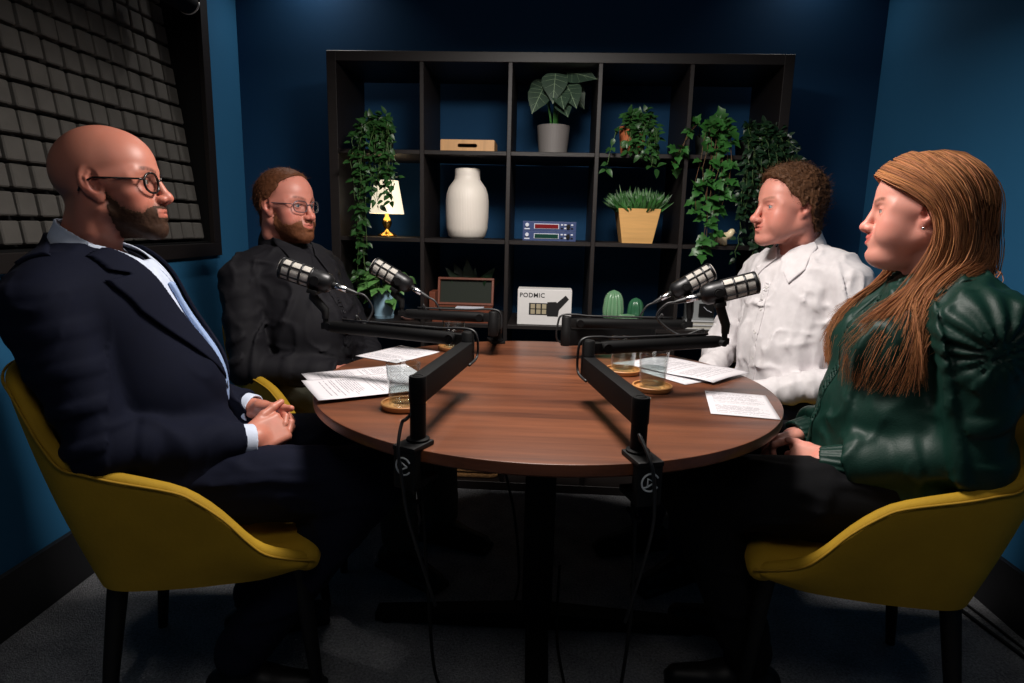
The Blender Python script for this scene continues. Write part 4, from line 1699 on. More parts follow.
def make_chair(label):
    t = empty('armchair', (0, 0, 0), 0, label, 'chair', 'mustard armchairs round the table')
    # upright shell, swept round the seat: side, back, side
    xs = [.205, .15, .104, .071, .03, -.02, -.06]
    zs = [.426, .440, .463, .500, .556, .602, .626]
    path = []
    for x, z in zip(xs, zs): path.append((x, -1, z))
    n = 22
    arc = []
    for i in range(1, n):
        a = -PI / 2 - PI * i / n
        arc.append((math.cos(a), math.sin(a)))
    pts = []
    for x, s_, z in path:
        f = sstep(.23, .0, x)
        pts.append((A_([min(x, .190), -.242, .376 + .020 * sstep(.08, .20, x)]), A_([x, -.245 - .038 * f, z])))
    for cx, cy in arc:
        e = 3.3
        sx = -(abs(cx) ** (2 / e)); sy = math.copysign(abs(cy) ** (2 / e), cy)
        d = (abs(sx))
        z = np.interp(.06 + .335 * d, [.06, .10, .17, .26, .30, .335, .395], [.626, .640, .658, .688, .750, .820, .862])
        pts.append((A_([-.06 + .190 * (abs(cx) ** (2 / 5) * -1), .242 * math.copysign(abs(cy) ** (2 / 5), cy), .379 + .008 * d]), A_([-.06 + .335 * sx, .283 * sy, z])))
    for (x, s_, z) in reversed(path):
        f = sstep(.23, .0, x)
        pts.append((A_([min(x, .190), .242, .376 + .020 * sstep(.08, .20, x)]), A_([x, .245 + .038 * f, z])))
    N = len(pts)
    th = .036
    B = A_([p[0] for p in pts]); Tp = A_([p[1] for p in pts])
    tg = np.gradient(Tp, axis=0)
    inn = np.stack([-tg[:, 1], tg[:, 0], 0 * tg[:, 0]], 1) * -1
    inn /= np.linalg.norm(inn, axis=1)[:, None]
    ctr = A_([-.02, 0, 0])
    flip = ((ctr - Tp) * inn).sum(1) < 0
    inn[flip] *= -1
    rows = []
    for k in range(7):
        u = k / 6
        bulge = .010 * math.sin(PI * u)
        rows.append(B + (Tp - B) * u - inn * bulge - A_([0, 0, th / 2]) * u)
    for k in range(1, 6):
        a = PI * k / 6
        rows.append(Tp - A_([0, 0, th / 2]) + inn * th / 2 * (1 - math.cos(a)) + A_([0, 0, 1.]) * th / 2 * math.sin(a))
    for k in range(6, -1, -1):
        u = k / 6
        rows.append(B + (Tp - B) * u + inn * (th * (1 + .3 * math.sin(PI * u))) - A_([0, 0, th / 2]) * u)
    R_ = len(rows)
    V_ = np.concatenate(rows)
    F_ = []
    for i in range(R_ - 1):
        for k in range(N - 1):
            F_.append((i * N + k, i * N + k + 1, (i + 1) * N + k + 1, (i + 1) * N + k))
    F_.append(tuple(i * N for i in range(R_)))
    F_.append(tuple(i * N + N - 1 for i in range(R_))[::-1])
    sh = mesh_obj('shell', V_, F_, M_VELVET, t)
    bm = bmesh.new(); bm.from_mesh(sh.data); bmesh.ops.recalc_face_normals(bm, faces=bm.faces); bm.to_mesh(sh.data); bm.free()
    md = sh.modifiers.new('sub', 'SUBSURF'); md.levels = 1; md.render_levels = 1
    # piping along the outer edge of the rim
    e = [tuple(Tp[i] - inn[i] * .001 - A_([0, 0, th * .35])) for i in range(N)]
    MB().tube(scurve(e, 120), .0028, 6).build('piping', M_SEAM, sh, smooth=True)
    # seat pad with a rolled front edge
    s = S(rbox((.005, 0, .408), (.185, .222, .030), .028))
    s.u(cap((.190, -.222, .405), (.190, .222, .405), .024), .04)
    s.u(ell((-.03, 0, .442), (.15, .19, .022)), .03)
    s.cut(half((.28, 0, 1), (.28 * .10 + .372) / math.hypot(.28, 1)), .012)
    st = sdf_obj('seat', s, (-.26, -.28, .37), (.27, .28, .50), .008, M_VELVET, t)
    MB().box((-.01, 0, .374), (.30, .40, .022), .006).build('seat_base', M_BLACKP, t)
    for x, fx in ((.165, .205), (-.205, -.248)):
        for y in (1, -1):
            MB().tube([(x, y * .185, .378), ((x + fx) / 2, y * .203, .2), (fx, y * .22, .0)], [.021, .017, .012], 14).build('leg', M_BLACKP, t, auto=50)
    return t


CH = 'mustard velvet armchair on tapered black legs '
ch0 = make_chair(CH + 'under the person in the navy suit')
ch0.location = (-.77, -1.167, 0); ch0.rotation_euler.z = math.radians(18)
for lab, loc, ang in ((CH + 'under the person in the black shirt', (-.74, -.42, 0), -26),
                      (CH + 'under the person in the white shirt', (.835, -.356, 0), 205),
                      (CH + 'under the person in green satin', (.725, -1.085, 0), 168)):
    c = copy_tree(ch0)
    c.location = loc; c.rotation_euler.z = math.radians(ang); c['label'] = lab
# ------------------------------------------------------------------ the cube shelf
SX0, SD = -.91, .39
PITCH = .352
XS = [SX0 + .0385 + .335 / 2 + PITCH * i for i in range(5)]          # middles of the columns
ZB = [1.4465, 1.0945, .7425, .3905, .0385]                           # tops of the boards, highest first


def cube_shelf():
    t = empty('cube_shelf', (0, SD / 2, 0), 0, 'black brown shelf unit of open cubes against the back wall', 'shelf')
    P = lambda c, d, n, b=.0015: MB().box((c[0], c[1] - SD / 2, c[2]), d, b, seg=1).build(n, M_BLACKWOOD, t)
    for s in (-1, 1): P((s * (.91 - .01925), SD / 2, .91), (.0385, SD, 1.82), 'side_panel')
    P((0, SD / 2, 1.82 - .01925), (1.743, SD, .0385), 'top_panel')
    P((0, SD / 2, .01925), (1.743, SD, .0385), 'bottom_panel')
    for i in range(4):
        x = XS[i] + PITCH / 2
        P((x, SD / 2, .91), (.017, SD - .004, 1.743), 'divider')
    for i in range(4):
        for k in range(5):
            P((XS[k], SD / 2, ZB[i] - .0085), (.335, SD - .006, .017), 'shelf_board')


cube_shelf()

# ------------------------------------------------------------------ plants
M_LEAF = mat('mid green leaf', '#23471e', .42, spec=.45, var=.35, vscale=25)
M_LEAFD = mat('dark green leaf', '#15301b', .45, spec=.45, var=.35, vscale=25)
M_LEAFB = mat('bright green leaf', '#2c5a26', .4, spec=.45, var=.35, vscale=25)
M_LEAFV = mat('variegated leaf', '#5a8a4a', .42, spec=.45, var=.45, vscale=60)
M_LEAFG = mat('grey green leaf', '#2b3d30', .45, spec=.4, var=.15, vscale=20)
M_VEIN = mat('pale vein', '#71856a', .5)
M_STEM = mat('green stem', '#3f5a2a', .55)
M_TWIG = mat('brown stem', '#5b4327', .7)
M_SOIL = mat('potting soil', '#1d1511', .95, bump=.8, bscale=90)

OUT = {  # half width along the leaf
    'ovate': [(0, 0), (.08, .30), (.25, .50), (.45, .48), (.65, .36), (.85, .15), (1, 0)],
    'heart': [(-.06, .16), (.0, .36), (.15, .52), (.32, .54), (.55, .42), (.78, .20), (1, 0)],
    'ivy': [(-.05, .20), (.05, .52), (.18, .58), (.30, .34), (.45, .42), (.55, .46), (.70, .22), (1, 0)],
    'long': [(0, .02), (.15, .16), (.4, .22), (.7, .15), (1, 0)],
    'blade': [(0, .035), (.4, .04), (.8, .025), (1, 0)],
}


def leaf(mb, p, d, up, L, W=1, kind='ovate', fold=.25, droop=.35, vein=None):
    d = Vector(d).normalized()
    up = Vector(up)
    s = d.cross(up)
    if s.length < 1e-4: s = d.orthogonal()
    s.normalize()
    n = s.cross(d).normalized()
    p = Vector(p)
    V_, F_ = [], []
    O = OUT[kind]
    for t, w in O:
        c = p + d * (t * L) - n * (droop * t * t * L)
        h = w * L * W
        V_ += [c + s * h + n * (fold * h), c - n * 0, c - s * h + n * (fold * h)]
    for i in range(len(O) - 1):
        a = i * 3
        F_ += [(a, a + 1, a + 4, a + 3), (a + 1, a + 2, a + 5, a + 4)]
    mb.add(V_, F_)
    if vein is not None:
        mb.cur = 1
        vein = mb
        e = n * .0012
        for i in range(len(O) - 1):
            a, b = V_[i * 3 + 1] + e, V_[i * 3 + 4] + e
            w = s * (.012 * L)
            vein.add([a - w, a + w, b + w * .7, b - w * .7], [(0, 1, 2, 3)])
            if 0 < i < len(O) - 1:
                for q in (0, 2):
                    c = V_[min(i + 1, len(O) - 1) * 3 + q] * .92 + V_[i * 3 + 1] * .08 + e
                    w2 = d * (.007 * L)
                    vein.add([a - w2, a + w2, c + w2 * .5, c - w2 * .5], [(0, 1, 2, 3)])
        mb.cur = 0
    return V_


def pot_lathe(prof, name, m, parent, n=40, z0=0, soil=None, ribs=0, ramp=0):
    o = MB().lathe(prof, n, (0, 0, z0), ribs=ribs, ramp=ramp).build(name, m, parent, auto=45)
    if soil:
        MB().lathe([(.001, soil[1]), (soil[0] * .6, soil[1] + .004), (soil[0], soil[1])], 20, (0, 0, z0), cap=False).build('soil', M_SOIL, parent, smooth=True)
    return o


def cup(r0, r1, h, th=.004, foot=.0):
    return [(.001, 0), (r0, 0), (r0 + (r1 - r0) * .5, h * .5), (r1, h), (r1 - th, h), (r0 + (r1 - r0) * .5 - th, h * .5), (r0 - th, .01), (.001, .01)]


def vines(t, rng, starts, kind, L, mleaf, mstem, name='foliage', W=.75, step=.026, wob=.012, front=-1, jit=1.0, stem_r=.0012):
    """trailing stems with leaves along them; starts: list of point lists"""
    lf, st = MB(), MB()
    for K in starts:
        K = A_(K, float)
        ln = np.linalg.norm(np.diff(K, axis=0), axis=1).sum()
        n = max(6, int(ln / step))
        c = A_(scurve(K, n))
        c[1:] += np.array([[rng.uniform(-wob, wob) for _ in range(3)] for _ in range(n - 1)])
        st.tube(c, stem_r, 5)
        for i in range(1, n):
            tg = Vector(c[i] - c[i - 1]).normalized()
            for k in range(rng.choice((1, 2, 2))):
                a = rng.uniform(0, 2 * PI)
                side = tg.orthogonal().normalized()
                side.rotate(Matrix.Rotation(a, 3, tg))
                d = side * 1.0 + tg * .35 + Vector((0, front * .45, -.15)) + Vector((rng.uniform(-.4, .4), rng.uniform(-.4, .4), rng.uniform(-.4, .4))) * jit
                up = Vector((rng.uniform(-.5, .5), front * .8, .7))
                l = L * rng.uniform(.65, 1.2)
                leaf(lf, Vector(c[i]) + d.normalized() * .006, d, up, l, W, kind, rng.uniform(.1, .35), rng.uniform(.1, .5))
    lf.build(name, mleaf, t, smooth=True)
    st.build('stems', mstem, t, smooth=True)


R = random.Random(21)
rim_pt = lambda r, a, z: (r * math.cos(a), r * math.sin(a), z)

# grey pot with a large veined plant, top row
t = empty('potted_plant', (0.0, .13, ZB[0]), 0, 'dark veined arrow shaped leaves in a ribbed grey pot on the top row', 'potted plant')
pot_lathe(cup(.058, .068, .118), 'pot', mat('grey ribbed ceramic', '#6a6664', .6), t, 120, soil=(.06, .108), ribs=40, ramp=.02)
lf, vn, st = MB(), MB(), MB()
for px_, pz, L, dx, dy, dz, py in ((.000, .305, .125, -.05, -.45, -.9, -.06), (-.050, .250, .115, -.35, -.5, -.85, -.05), (.050, .325, .125, .90, -.35, -.20, -.02), (.050, .265, .115, .35, -.6, -.8, -.05),
                                   (.02, .24, .095, .2, -.7, -.8, -.07), (.065, .28, .105, .6, -.1, -.8, .03), (-.045, .29, .11, -.6, .3, -.7, .03), (.03, .20, .085, .3, -.7, -.7, -.06), (.01, .33, .11, .5, .5, .3, .04)):
    p = Vector((px_, py, pz))
    st.tube(scurve([(px_ * .15, .0, .10), (px_ * .5, py * .4, .10 + (pz - .1) * .6), p], 10), [.004 - .002 * i / 9 for i in range(10)], 6)
    leaf(lf, p, (dx, dy, dz), (0, -1, .45), L, .78, 'heart', .16, .12, vn)
fo = lf.build('foliage', [M_LEAFG, M_VEIN], t, smooth=True)
st.build('stems', M_LEAFB, t, smooth=True)

# small plant in a terracotta pot trailing over the top row
t = empty('trailing_plant', (.322, .075, ZB[0]), 0, 'small trailing green plant in an orange pot on the top row', 'potted plant')
pot_lathe(cup(.045, .058, .110), 'pot', mat('terracotta', '#a85c36', .75, bump=.2, bscale=80), t, 40, soil=(.052, .10))
ss = []
for i in range(22):
    a = R.uniform(-PI * .75, .25)
    r = R.uniform(.045, .080)
    ss.append([rim_pt(.03, a, .10), rim_pt(.05, a, R.uniform(.125, .155)), (.018 + r * math.cos(a), r * math.sin(a), R.uniform(.07, .13)), (.022 + r * 1.05 * math.cos(a), min(r * math.sin(a), -.085 if math.sin(a) < -.3 else 9), R.uniform(-.03, .05))])
ss += [[(-.03, -.04, .09), (-.06, -.07, .10), (-.085, -.09, .02), (-.105, -.095, -.055)], [(.05, -.03, .09), (.065, -.06, .09), (.075, -.09, .0), (.080, -.095, -.06)]]
vines(t, R, ss, 'ovate', .033, M_LEAF, M_STEM, W=.62, step=.022)

# ivy hanging over the top row on the right
t = empty('ivy_plant', (.635, .11, ZB[0]), 0, 'bright ivy with lobed leaves hanging down the right column', 'potted plant')
pot_lathe(cup(.045, .055, .085), 'pot', mat('dark plastic pot', '#1c211d', .6), t, 32, soil=(.05, .075))
ss = []
for x, zb in ((-.150, -.06), (-.145, .01), (-.06, -.22), (-.035, -.38), (.01, -.30), (-.01, -.36), (.04, -.24), (.06, -.12), (.0, -.16), (.03, -.34), (-.05, -.14), (.05, -.20), (-.02, -.26), (.02, -.10)):
    ss.append([(x * .3, -.03, .075), (x * .55 + .01, -.08, .115 + R.uniform(-.02, .03)), (x * .85 + .01, -.125, .05), (x + R.uniform(-.01, .01), -.135, zb * .5), (x * 1.0 + R.uniform(-.015, .015), -.135, zb)])
vines(t, R, ss, 'ivy', .045, M_LEAFB, M_TWIG, W=.85, step=.044, wob=.008, jit=.9)
# dense dark trailing plant right beside it
t = empty('trailing_plant', (.80, .11, ZB[0]), 0, 'dense dark trailing plant at the far right of the shelf', 'potted plant')
pot_lathe(cup(.05, .058, .07), 'pot', mat('black pot', '#141414', .6), t, 32, soil=(.05, .06))
ss = []
for i in range(36):
    x = R.uniform(-.055, .15)
    zb = R.uniform(-.42, -.10) if x < .12 else R.uniform(-.3, -.05)
    yv = R.uniform(-.175, -.13)
    xx = min(x, .06) if R.random() < .3 else x
    ss.append([(x * .2, -.02, .06), (x * .6, -.08, .10 + R.uniform(-.03, .02)), (xx * .9, yv + .01, .02), (xx, yv, zb * .5), (xx + R.uniform(-.015, .015), yv, zb)])
vines(t, R, ss, 'ovate', .028, M_LEAFD, M_STEM, W=.62, step=.021, wob=.008)
# trailing plant on the left
t = empty('trailing_plant', (-.718, .10, ZB[0]), 0, 'leafy trailing plant hanging down the left column past the lit lamp', 'potted plant')
pot_lathe(cup(.045, .054, .075), 'pot', mat('black plastic pot', '#151515', .6), t, 32, soil=(.05, .065))
ss = []
for i in range(27):
    x = R.uniform(-.095, .075)
    zb = R.uniform(-.24, -.08) if x > -.015 else R.uniform(-.48, -.18)
    if i % 7 == 0: x, zb = R.uniform(-.075, -.03), R.uniform(-.56, -.46)
    yv = R.uniform(-.16, -.12)
    ss.append([(x * .2, -.02, .065), (x * .7, -.07, .105 + R.uniform(-.03, .025)), (x * .95, yv + .01, .03), (x, yv, zb * .5), (x + R.uniform(-.015, .015), yv, zb)])
vines(t, R, ss, 'ovate', .033, M_LEAF, M_STEM, W=.55, step=.029, wob=.008)

# light blue pot with variegated leaves
t = empty('potted_plant', (-.718, .10, ZB[2]), 0, 'variegated leafy plant in a pale blue pot on the lowest visible row', 'potted plant')
pot_lathe([(.001, 0), (.042, 0), (.044, .012), (.041, .016), (.052, .115), (.048, .115), (.038, .02), (.001, .02)], 'pot', mat('pale blue ceramic', '#8fb0c4', .45), t, 44, soil=(.047, .105))
lf, st = MB(), MB()
for i in range(46):
    a = R.uniform(0, 2 * PI)
    r = R.uniform(.03, .125)
    z = .13 + R.uniform(0, .13) * (1.15 - r / .15)
    if math.sin(a) < 0 and R.random() < .3: z -= .05
    p = Vector((r * math.cos(a), r * math.sin(a) * .8, z))
    st.tube([(p.x * .2, p.y * .2, .10), (p.x * .6, p.y * .6, z + .015), p], .0013, 5)
    leaf(lf, p, (math.cos(a), math.sin(a) - .5, R.uniform(-.7, .1)), (0, -.5, 1), R.uniform(.045, .07), .70, 'heart', .2, .3)
lf.build('foliage', M_LEAFV, t, smooth=True)
st.build('stems', M_STEM, t, smooth=True)

# square wooden planter with grass
t = empty('grass_planter', (XS[3] + .010, .12, ZB[1]), 0, 'tapered square wooden planter of short green grass on the middle row', 'potted plant')
M_OAK = mat('light bamboo', '#d9a868', .5, var=.10, vscale=6, stretch=(1, 1, 12), bump=.04, bscale=40)
w0, w1, h = .062, .086, .140
MB().add([(s * w, u * w, z) for z, w in ((0, w0), (h, w1)) for s, u in ((-1, -1), (1, -1), (1, 1), (-1, 1))] + [(s * (w1 - .008), u * (w1 - .008), z) for z in (h, h - .02) for s, u in ((-1, -1), (1, -1), (1, 1), (-1, 1))],
         [(3, 2, 1, 0), (0, 1, 5, 4), (1, 2, 6, 5), (2, 3, 7, 6), (3, 0, 4, 7), (4, 5, 9, 8), (5, 6, 10, 9), (6, 7, 11, 10), (7, 4, 8, 11), (8, 9, 13, 12), (9, 10, 14, 13), (10, 11, 15, 14), (11, 8, 12, 15), (12, 13, 14, 15)]).build('pot', M_OAK, t)
lf = MB()
for i in range(1000):
    x, y = R.uniform(-.076, .076), R.uniform(-.076, .076)
    out = Vector((x * 8, y * 8, 0))
    leaf(lf, (x, y, h - .022), (out.x + R.uniform(-.5, .5), out.y + R.uniform(-.5, .5), R.uniform(.8, 1.6)), (0, -1, .3), R.uniform(.055, .10), .9, 'blade', .2, R.uniform(.1, .7))
lf.build('grass', M_LEAFB, t)

# cacti in glazed ceramic
M_CACT = mat('glazed green ceramic', '#36694b', .22, spec=.6, var=.15, vscale=20)
M_CACT2 = mat('glazed pale green ceramic', '#6d9a74', .25, spec=.6, var=.15, vscale=20)
M_DOT = mat('cream glaze dot', '#d9dfc8', .3)


def cactus(x, y, r, h, m, label, ribs, dots):
    t = empty('ceramic_cactus', (x, y, ZB[2]), 0, label, 'ornament', 'ceramic cacti on the lowest visible row')
    pr = []
    for i in range(19):
        a = i / 18
        z = h * a
        w = r * (.80 + .26 * math.sin(min(a, .6) / .6 * PI * .75)) if a < .6 else r * 1.0 * math.sqrt(max(0, 1 - ((a - .6) / .4) ** 2)) * .985
        pr.append((max(w, .0008), z))
    MB().lathe(pr, 96, ribs=ribs, ramp=.12).build('body', m, t, auto=60)
    if dots:
        d = MB()
        for k in range(ribs):
            a = 2 * PI * (k) / ribs
            for i in range(2, 17):
                w, z = pr[i]
                d.lathe([(.0003, -.0014), (.0014, 0), (.0003, .0014)], 6, (w * 1.05 * math.cos(a), w * 1.05 * math.sin(a), z))
        d.build('spines', M_DOT, t)
    return t


cactus(.285, .115, .040, .150, M_CACT2, 'tall pale green ceramic cactus, left and largest of the three cacti', 14, True)
cactus(.382, .125, .033, .118, M_CACT, 'glossy dark green ceramic cactus, right of the three cacti', 9, False)
cactus(.338, .050, .040, .056, M_CACT2, 'small round ceramic cactus in front of the two taller cacti', 14, True)

# white vase
t = empty('vase', (-.358, .13, ZB[1]), 0, 'large white ribbed vase on the middle row', 'vase')
pr = [(r * .945, z * .985) for r, z in ((.001, 0), (.070, 0), (.084, .012), (.093, .045), (.0965, .10), (.0965, .16), (.093, .19), (.083, .218), (.066, .240), (.0575, .252), (.0555, .270), (.0565, .293), (.0545, .296), (.0515, .293), (.0505, .26), (.06, .23), (.001, .2))]
MB().lathe(pr, 280, ribs=84, ramp=.010).build('body', mat('matte white porcelain', '#ddd5cb', .5), t, auto=60)

# oak box with a handle slot
t = empty('wooden_crate', (-.347, .105, ZB[0]), 0, 'shallow pale oak box with a slot handle on the top row', 'box')
M_OAK2 = mat('pale oak', '#b98d5e', .5, var=.12, vscale=7, stretch=(10, 1, 1), bump=.05, bscale=60)
w, d, h = .220, .15, .046


def rr(w, h, r, n=5):
    o = []
    for cx, cy, a0 in ((w / 2 - r, h / 2 - r, 0), (-w / 2 + r, h / 2 - r, 90), (-w / 2 + r, -h / 2 + r, 180), (w / 2 - r, -h / 2 + r, 270)):
        for i in range(n + 1):
            a = math.radians(a0 + 90 * i / n)
            o.append((cx + r * math.cos(a), cy + r * math.sin(a)))
    return o


def slotted(mb, w, h, t, sw, sh, M):
    """a board with a rounded slot through it"""
    o = rr(w, h, .004); i_ = rr(sw, sh, sh / 2 - .0005)
    n = len(o)
    V_ = []
    for z in (0, t):
        V_ += [M @ Vector((x, y, z)) for x, y in o] + [M @ Vector((x, y, z)) for x, y in i_]
    F_ = []
    for k in range(n):
        q = (k + 1) % n
        F_ += [(k, n + k, n + q, q), (2 * n + k, 2 * n + q, 3 * n + q, 3 * n + k), (k, q, 2 * n + q, 2 * n + k), (n + k, 3 * n + k, 3 * n + q, n + q)]
    mb.add(V_, F_)


fx = MB()
slotted(fx, w, h, .010, .080, .015, Matrix.Translation((0, -d / 2 + .01, h / 2)) @ Matrix.Rotation(PI / 2, 4, 'X'))
fx.build('front_board', M_OAK2, t)
fx = MB()
slotted(fx, w, h, .010, .075, .013, Matrix.Translation((0, d / 2, h / 2)) @ Matrix.Rotation(PI / 2, 4, 'X'))
fx.build('back_board', M_OAK2, t)
for s in (-1, 1): MB().box((s * (w / 2 - .005), 0, h / 2), (.0098, d - .02, h - .001)).build('side_board', M_OAK2, t)
MB().box((0, 0, .005), (w - .02, d - .02, .008)).build('base_board', M_OAK2, t)
MB().box((0, .0, h - .005), (w - .0202, d - .022, .008)).build('unseen_lid', M_OAK2, t)  # unseen lid, added to block light so the slot looks dark

# lamp on the left, lit
M_SHADE = bpy.data.materials.new('lit cream shade')
M_SHADE.use_nodes = True
_b = M_SHADE.node_tree.nodes['Principled BSDF']
_b.inputs['Base Color'].default_value = lin('#e8d9b8')
_b.inputs['Emission Color'].default_value = lin('#fff0d2')
_b.inputs['Emission Strength'].default_value = .75


def table_lamp(x, y, label, shade_m, s=1.0):
    t = empty('table_lamp', (x, y, ZB[1]), 0, label, 'lamp')
    MB().lathe([(r * s, z * s) for r, z in ((.001, 0), (.042, 0), (.042, .006), (.030, .014), (.012, .022), (.008, .032), (.016, .044), (.022, .058), (.017, .074), (.008, .088), (.006, .112), (.001, .112))], 32).build('base', M_GOLDM, t, auto=50)
    MB().lathe([(r * s, z * s) for r, z in ((.074, .098), (.050, .238), (.0485, .238), (.0725, .098))], 48, cap=False).build('lamp_shade', shade_m, t, smooth=True)
    MB().lathe([(.004 * s, .105 * s), (.014 * s, .12 * s), (.019 * s, .14 * s), (.014 * s, .160 * s), (.002 * s, .166 * s)], 20).build('bulb', mat('warm bulb', '#fff0cc', .3, emit='#ffd890', estr=4), t, smooth=True)
    return t


table_lamp(-.710, .14, 'lit small table lamp with cream shade and gold base behind trailing leaves', M_SHADE)

# blue rack units
M_RBLUE = mat('blue anodised panel', '#34446f', .4, spec=.5)
M_RED = mat('red lit display', '#4a0a0c', .3, emit='#a8141c', estr=.22)
M_GRN = mat('green lit display', '#06221a', .3, emit='#0c5a48', estr=.18)
M_WPRINT = mat('white print', '#c8ccd8', .5)


def rack_unit(z, disp, label):
    t = empty('audio_processor', (-.003, .14, z), 0, label, 'audio unit', 'blue audio units on the middle row')
    W, H = .222, .040
    MB().box((0, .02, H / 2), (W - .012, .19, H - .002), .001).build('case', M_BLACKP, t)
    fr = MB().box((0, -.078, H / 2), (W, .006, H - .0006), .0008).build('front_panel', M_RBLUE, t)
    MB().box((-.012, -.0815, H / 2), (.104, .004, .021), .001).build('display_frame', M_WPRINT, fr)
    MB().box((-.012, -.0835, H / 2), (.098, .003, .0165), .0005).build('display', disp, fr)
    kn = Matrix.Rotation(PI / 2, 3, 'X')
    MB().lathe([(.008, 0), (.0075, .007), (.001, .0072)], 20, (-.093, -.081, H * .62), kn).build('knob', M_WPRINT, fr)
    MB().box((-.093, -.0815, H * .22), (.022, .001, .005)).build('nameplate', M_WPRINT, fr)
    for i in range(4):
        for j in range(2):
            MB().box((.052 + i * .014, -.082, H * (.32 + .36 * j)), (.009, .003, .006), .0008).build('push_button', M_WPRINT if (i + j) % 3 else M_BLACKP, fr)
    MB().lathe([(.0085, 0), (.008, .009), (.001, .0092)], 20, (.078, -.081, H / 2), kn).build('dial', M_BLACKP, fr)


rack_unit(ZB[1], M_GRN, 'blue audio unit with a green display, under the one with the red display')
rack_unit(ZB[1] + .0402, M_RED, 'blue audio unit with a red display, stacked on the green display one')

# open wooden case with dark lining
t = empty('wooden_case', (-.365, .09, ZB[2]), 0, 'open hinged wooden case with dark lining on the lowest visible row', 'box')
M_MAH = mat('reddish wood', '#6e3a28', .45, var=.12, vscale=8, stretch=(8, 1, 1))
M_LINE = mat('dark green lining', '#20261f', .9)
W, D, H = .250, .13, .058
b = MB()
b.box((0, -D / 2 + .004, H / 2), (W, .008, H)).box((0, D / 2 - .004, H / 2), (W, .008, H)).box((-W / 2 + .004, 0, H / 2), (.008, D - .016, H)).box((W / 2 - .004, 0, H / 2), (.008, D - .016, H)).box((0, 0, .004), (W - .016, D - .016, .008))
b.build('box_body', M_MAH, t)
MB().box((0, 0, .030), (W - .018, D - .018, .04)).build('lining', M_LINE, t)
Rl = Matrix.Rotation(math.radians(-12), 3, 'X')
l = MB()
lc = Vector((0, D / 2 + .004, H))
LH = .122
for c, d_ in (((0, 0, LH - .005), (W, .03, .010)), ((0, 0, .005), (W, .03, .010)), ((-W / 2 + .005, 0, LH / 2), (.010, .03, LH - .02)), ((W / 2 - .005, 0, LH / 2), (.010, .03, LH - .02))):
    l.box(lc + Rl @ Vector(c), d_, .001, Rl, 1)
lid = l.build('lid', M_MAH, t)
MB().box(lc + Rl @ Vector((0, .006, LH / 2)), (W - .02, .012, LH - .02), 0, Rl).build('lid_lining', M_LINE, lid)
for s in (-1, 1): MB().box((s * .085, D / 2 + .006, H), (.022, .012, .006), .001).build('hinge', M_GOLDM, lid)
o = MB().box((-.365 + .03, .075, ZB[2] + .056), (.12, .05, .011), .002).build('white_card', M_WPRINT, smooth=False)
tag(o, 'white strip lying in the open wooden case', 'card')
# dark plant behind it
t = empty('potted_plant', (-.345, .255, ZB[2]), 0, 'dark shadowed plant behind the open wooden case', 'potted plant')
pot_lathe(cup(.04, .05, .09), 'pot', mat('dark pot', '#17181a', .6), t, 28, soil=(.045, .08))
lf = MB()
for i in range(30):
    a = R.uniform(0, 2 * PI)
    leaf(lf, rim_pt(.02, a, .085), (math.cos(a), math.sin(a), R.uniform(.6, 2.2)), (0, -1, .4), R.uniform(.09, .17), .9, 'long', .2, .4)
lf.build('foliage', M_LEAFD, t, smooth=True)
# slim dark wooden block by the divider
t = empty('wooden_block', (-.500, .12, ZB[2]), 0, 'small upright dark brown wooden block left of the open case', 'block')
MB().box((0, 0, .062), (.026, .09, .122), .003).build('body', M_MAH, t)
MB().box((0, 0, .0015), (.030, .095, .003), .001).build('base', M_BLACKWOOD, t)

# white microphone carton
t = empty('microphone_box', (-.013, .085, ZB[2]), 0, 'white cardboard microphone box with a printed microphone on its front', 'box')
W, D, H = .228, .11, .150
M_CARD = mat('white card', '#d9d7d6', .6)
MB().box((0, 0, H / 2), (W, D, H), .0015, seg=1).build('carton', M_CARD, t)
yf = -D / 2 - .0006
pm = MB()
M2 = Matrix.Translation((0, yf, 0)) @ Matrix.Rotation(PI / 2, 4, 'X')
M_PRINT = mat('black print', '#141416', .5)
M_BEIGE = mat('beige print', '#a59a80', .5)
pm.prism([(-.065, .043), (.050, .043), (.050, .093), (-.065, .093)], 0, .0004, M2)
pm.prism([(.030, .075), (.088, .128), (.102, .112), (.055, .058)], 0, .0004, M2)
pm.prism([(.012, .038), (.058, .038), (.062, .070), (.05, .10), (.012, .098)], 0, .0005, M2)
pic = pm.build('printed_microphone', M_PRINT, t)
g = MB()
for i in range(3):
    for j, (a, b_) in enumerate(((.047, .066), (.070, .089))):
        g.prism([(-.058 + i * .024, a), (-.040 + i * .024, a), (-.040 + i * .024, b_), (-.058 + i * .024, b_)], 0, .0008, M2)
g.build('printed_grille', M_BEIGE, pic)


def text_obj(name, s, size, m, parent, loc, rot, bold=0):
    cu = bpy.data.curves.new(name, 'FONT')
    cu.body = s
    cu.size = size
    cu.extrude = .0002
    cu.space_character = 1.08
    cu.offset = bold
    cu.resolution_u = 3
    tmp = bpy.data.objects.new('tmp', cu)
    C.objects.link(tmp)
    bpy.context.view_layer.update()
    dg = bpy.context.evaluated_depsgraph_get()
    me = bpy.data.meshes.new_from_object(tmp.evaluated_get(dg))
    bpy.data.objects.remove(tmp)
    me.materials.clear()
    me.materials.append(m)
    o = bpy.data.objects.new(name, me)
    C.objects.link(o)
    o.parent = parent
    o.location = loc
    o.rotation_euler = rot
    return o


text_obj('printed_name', 'PODMIC', .0265, M_PRINT, t, (-.106, yf - .0003, .117), (PI / 2, 0, 0), .0003)

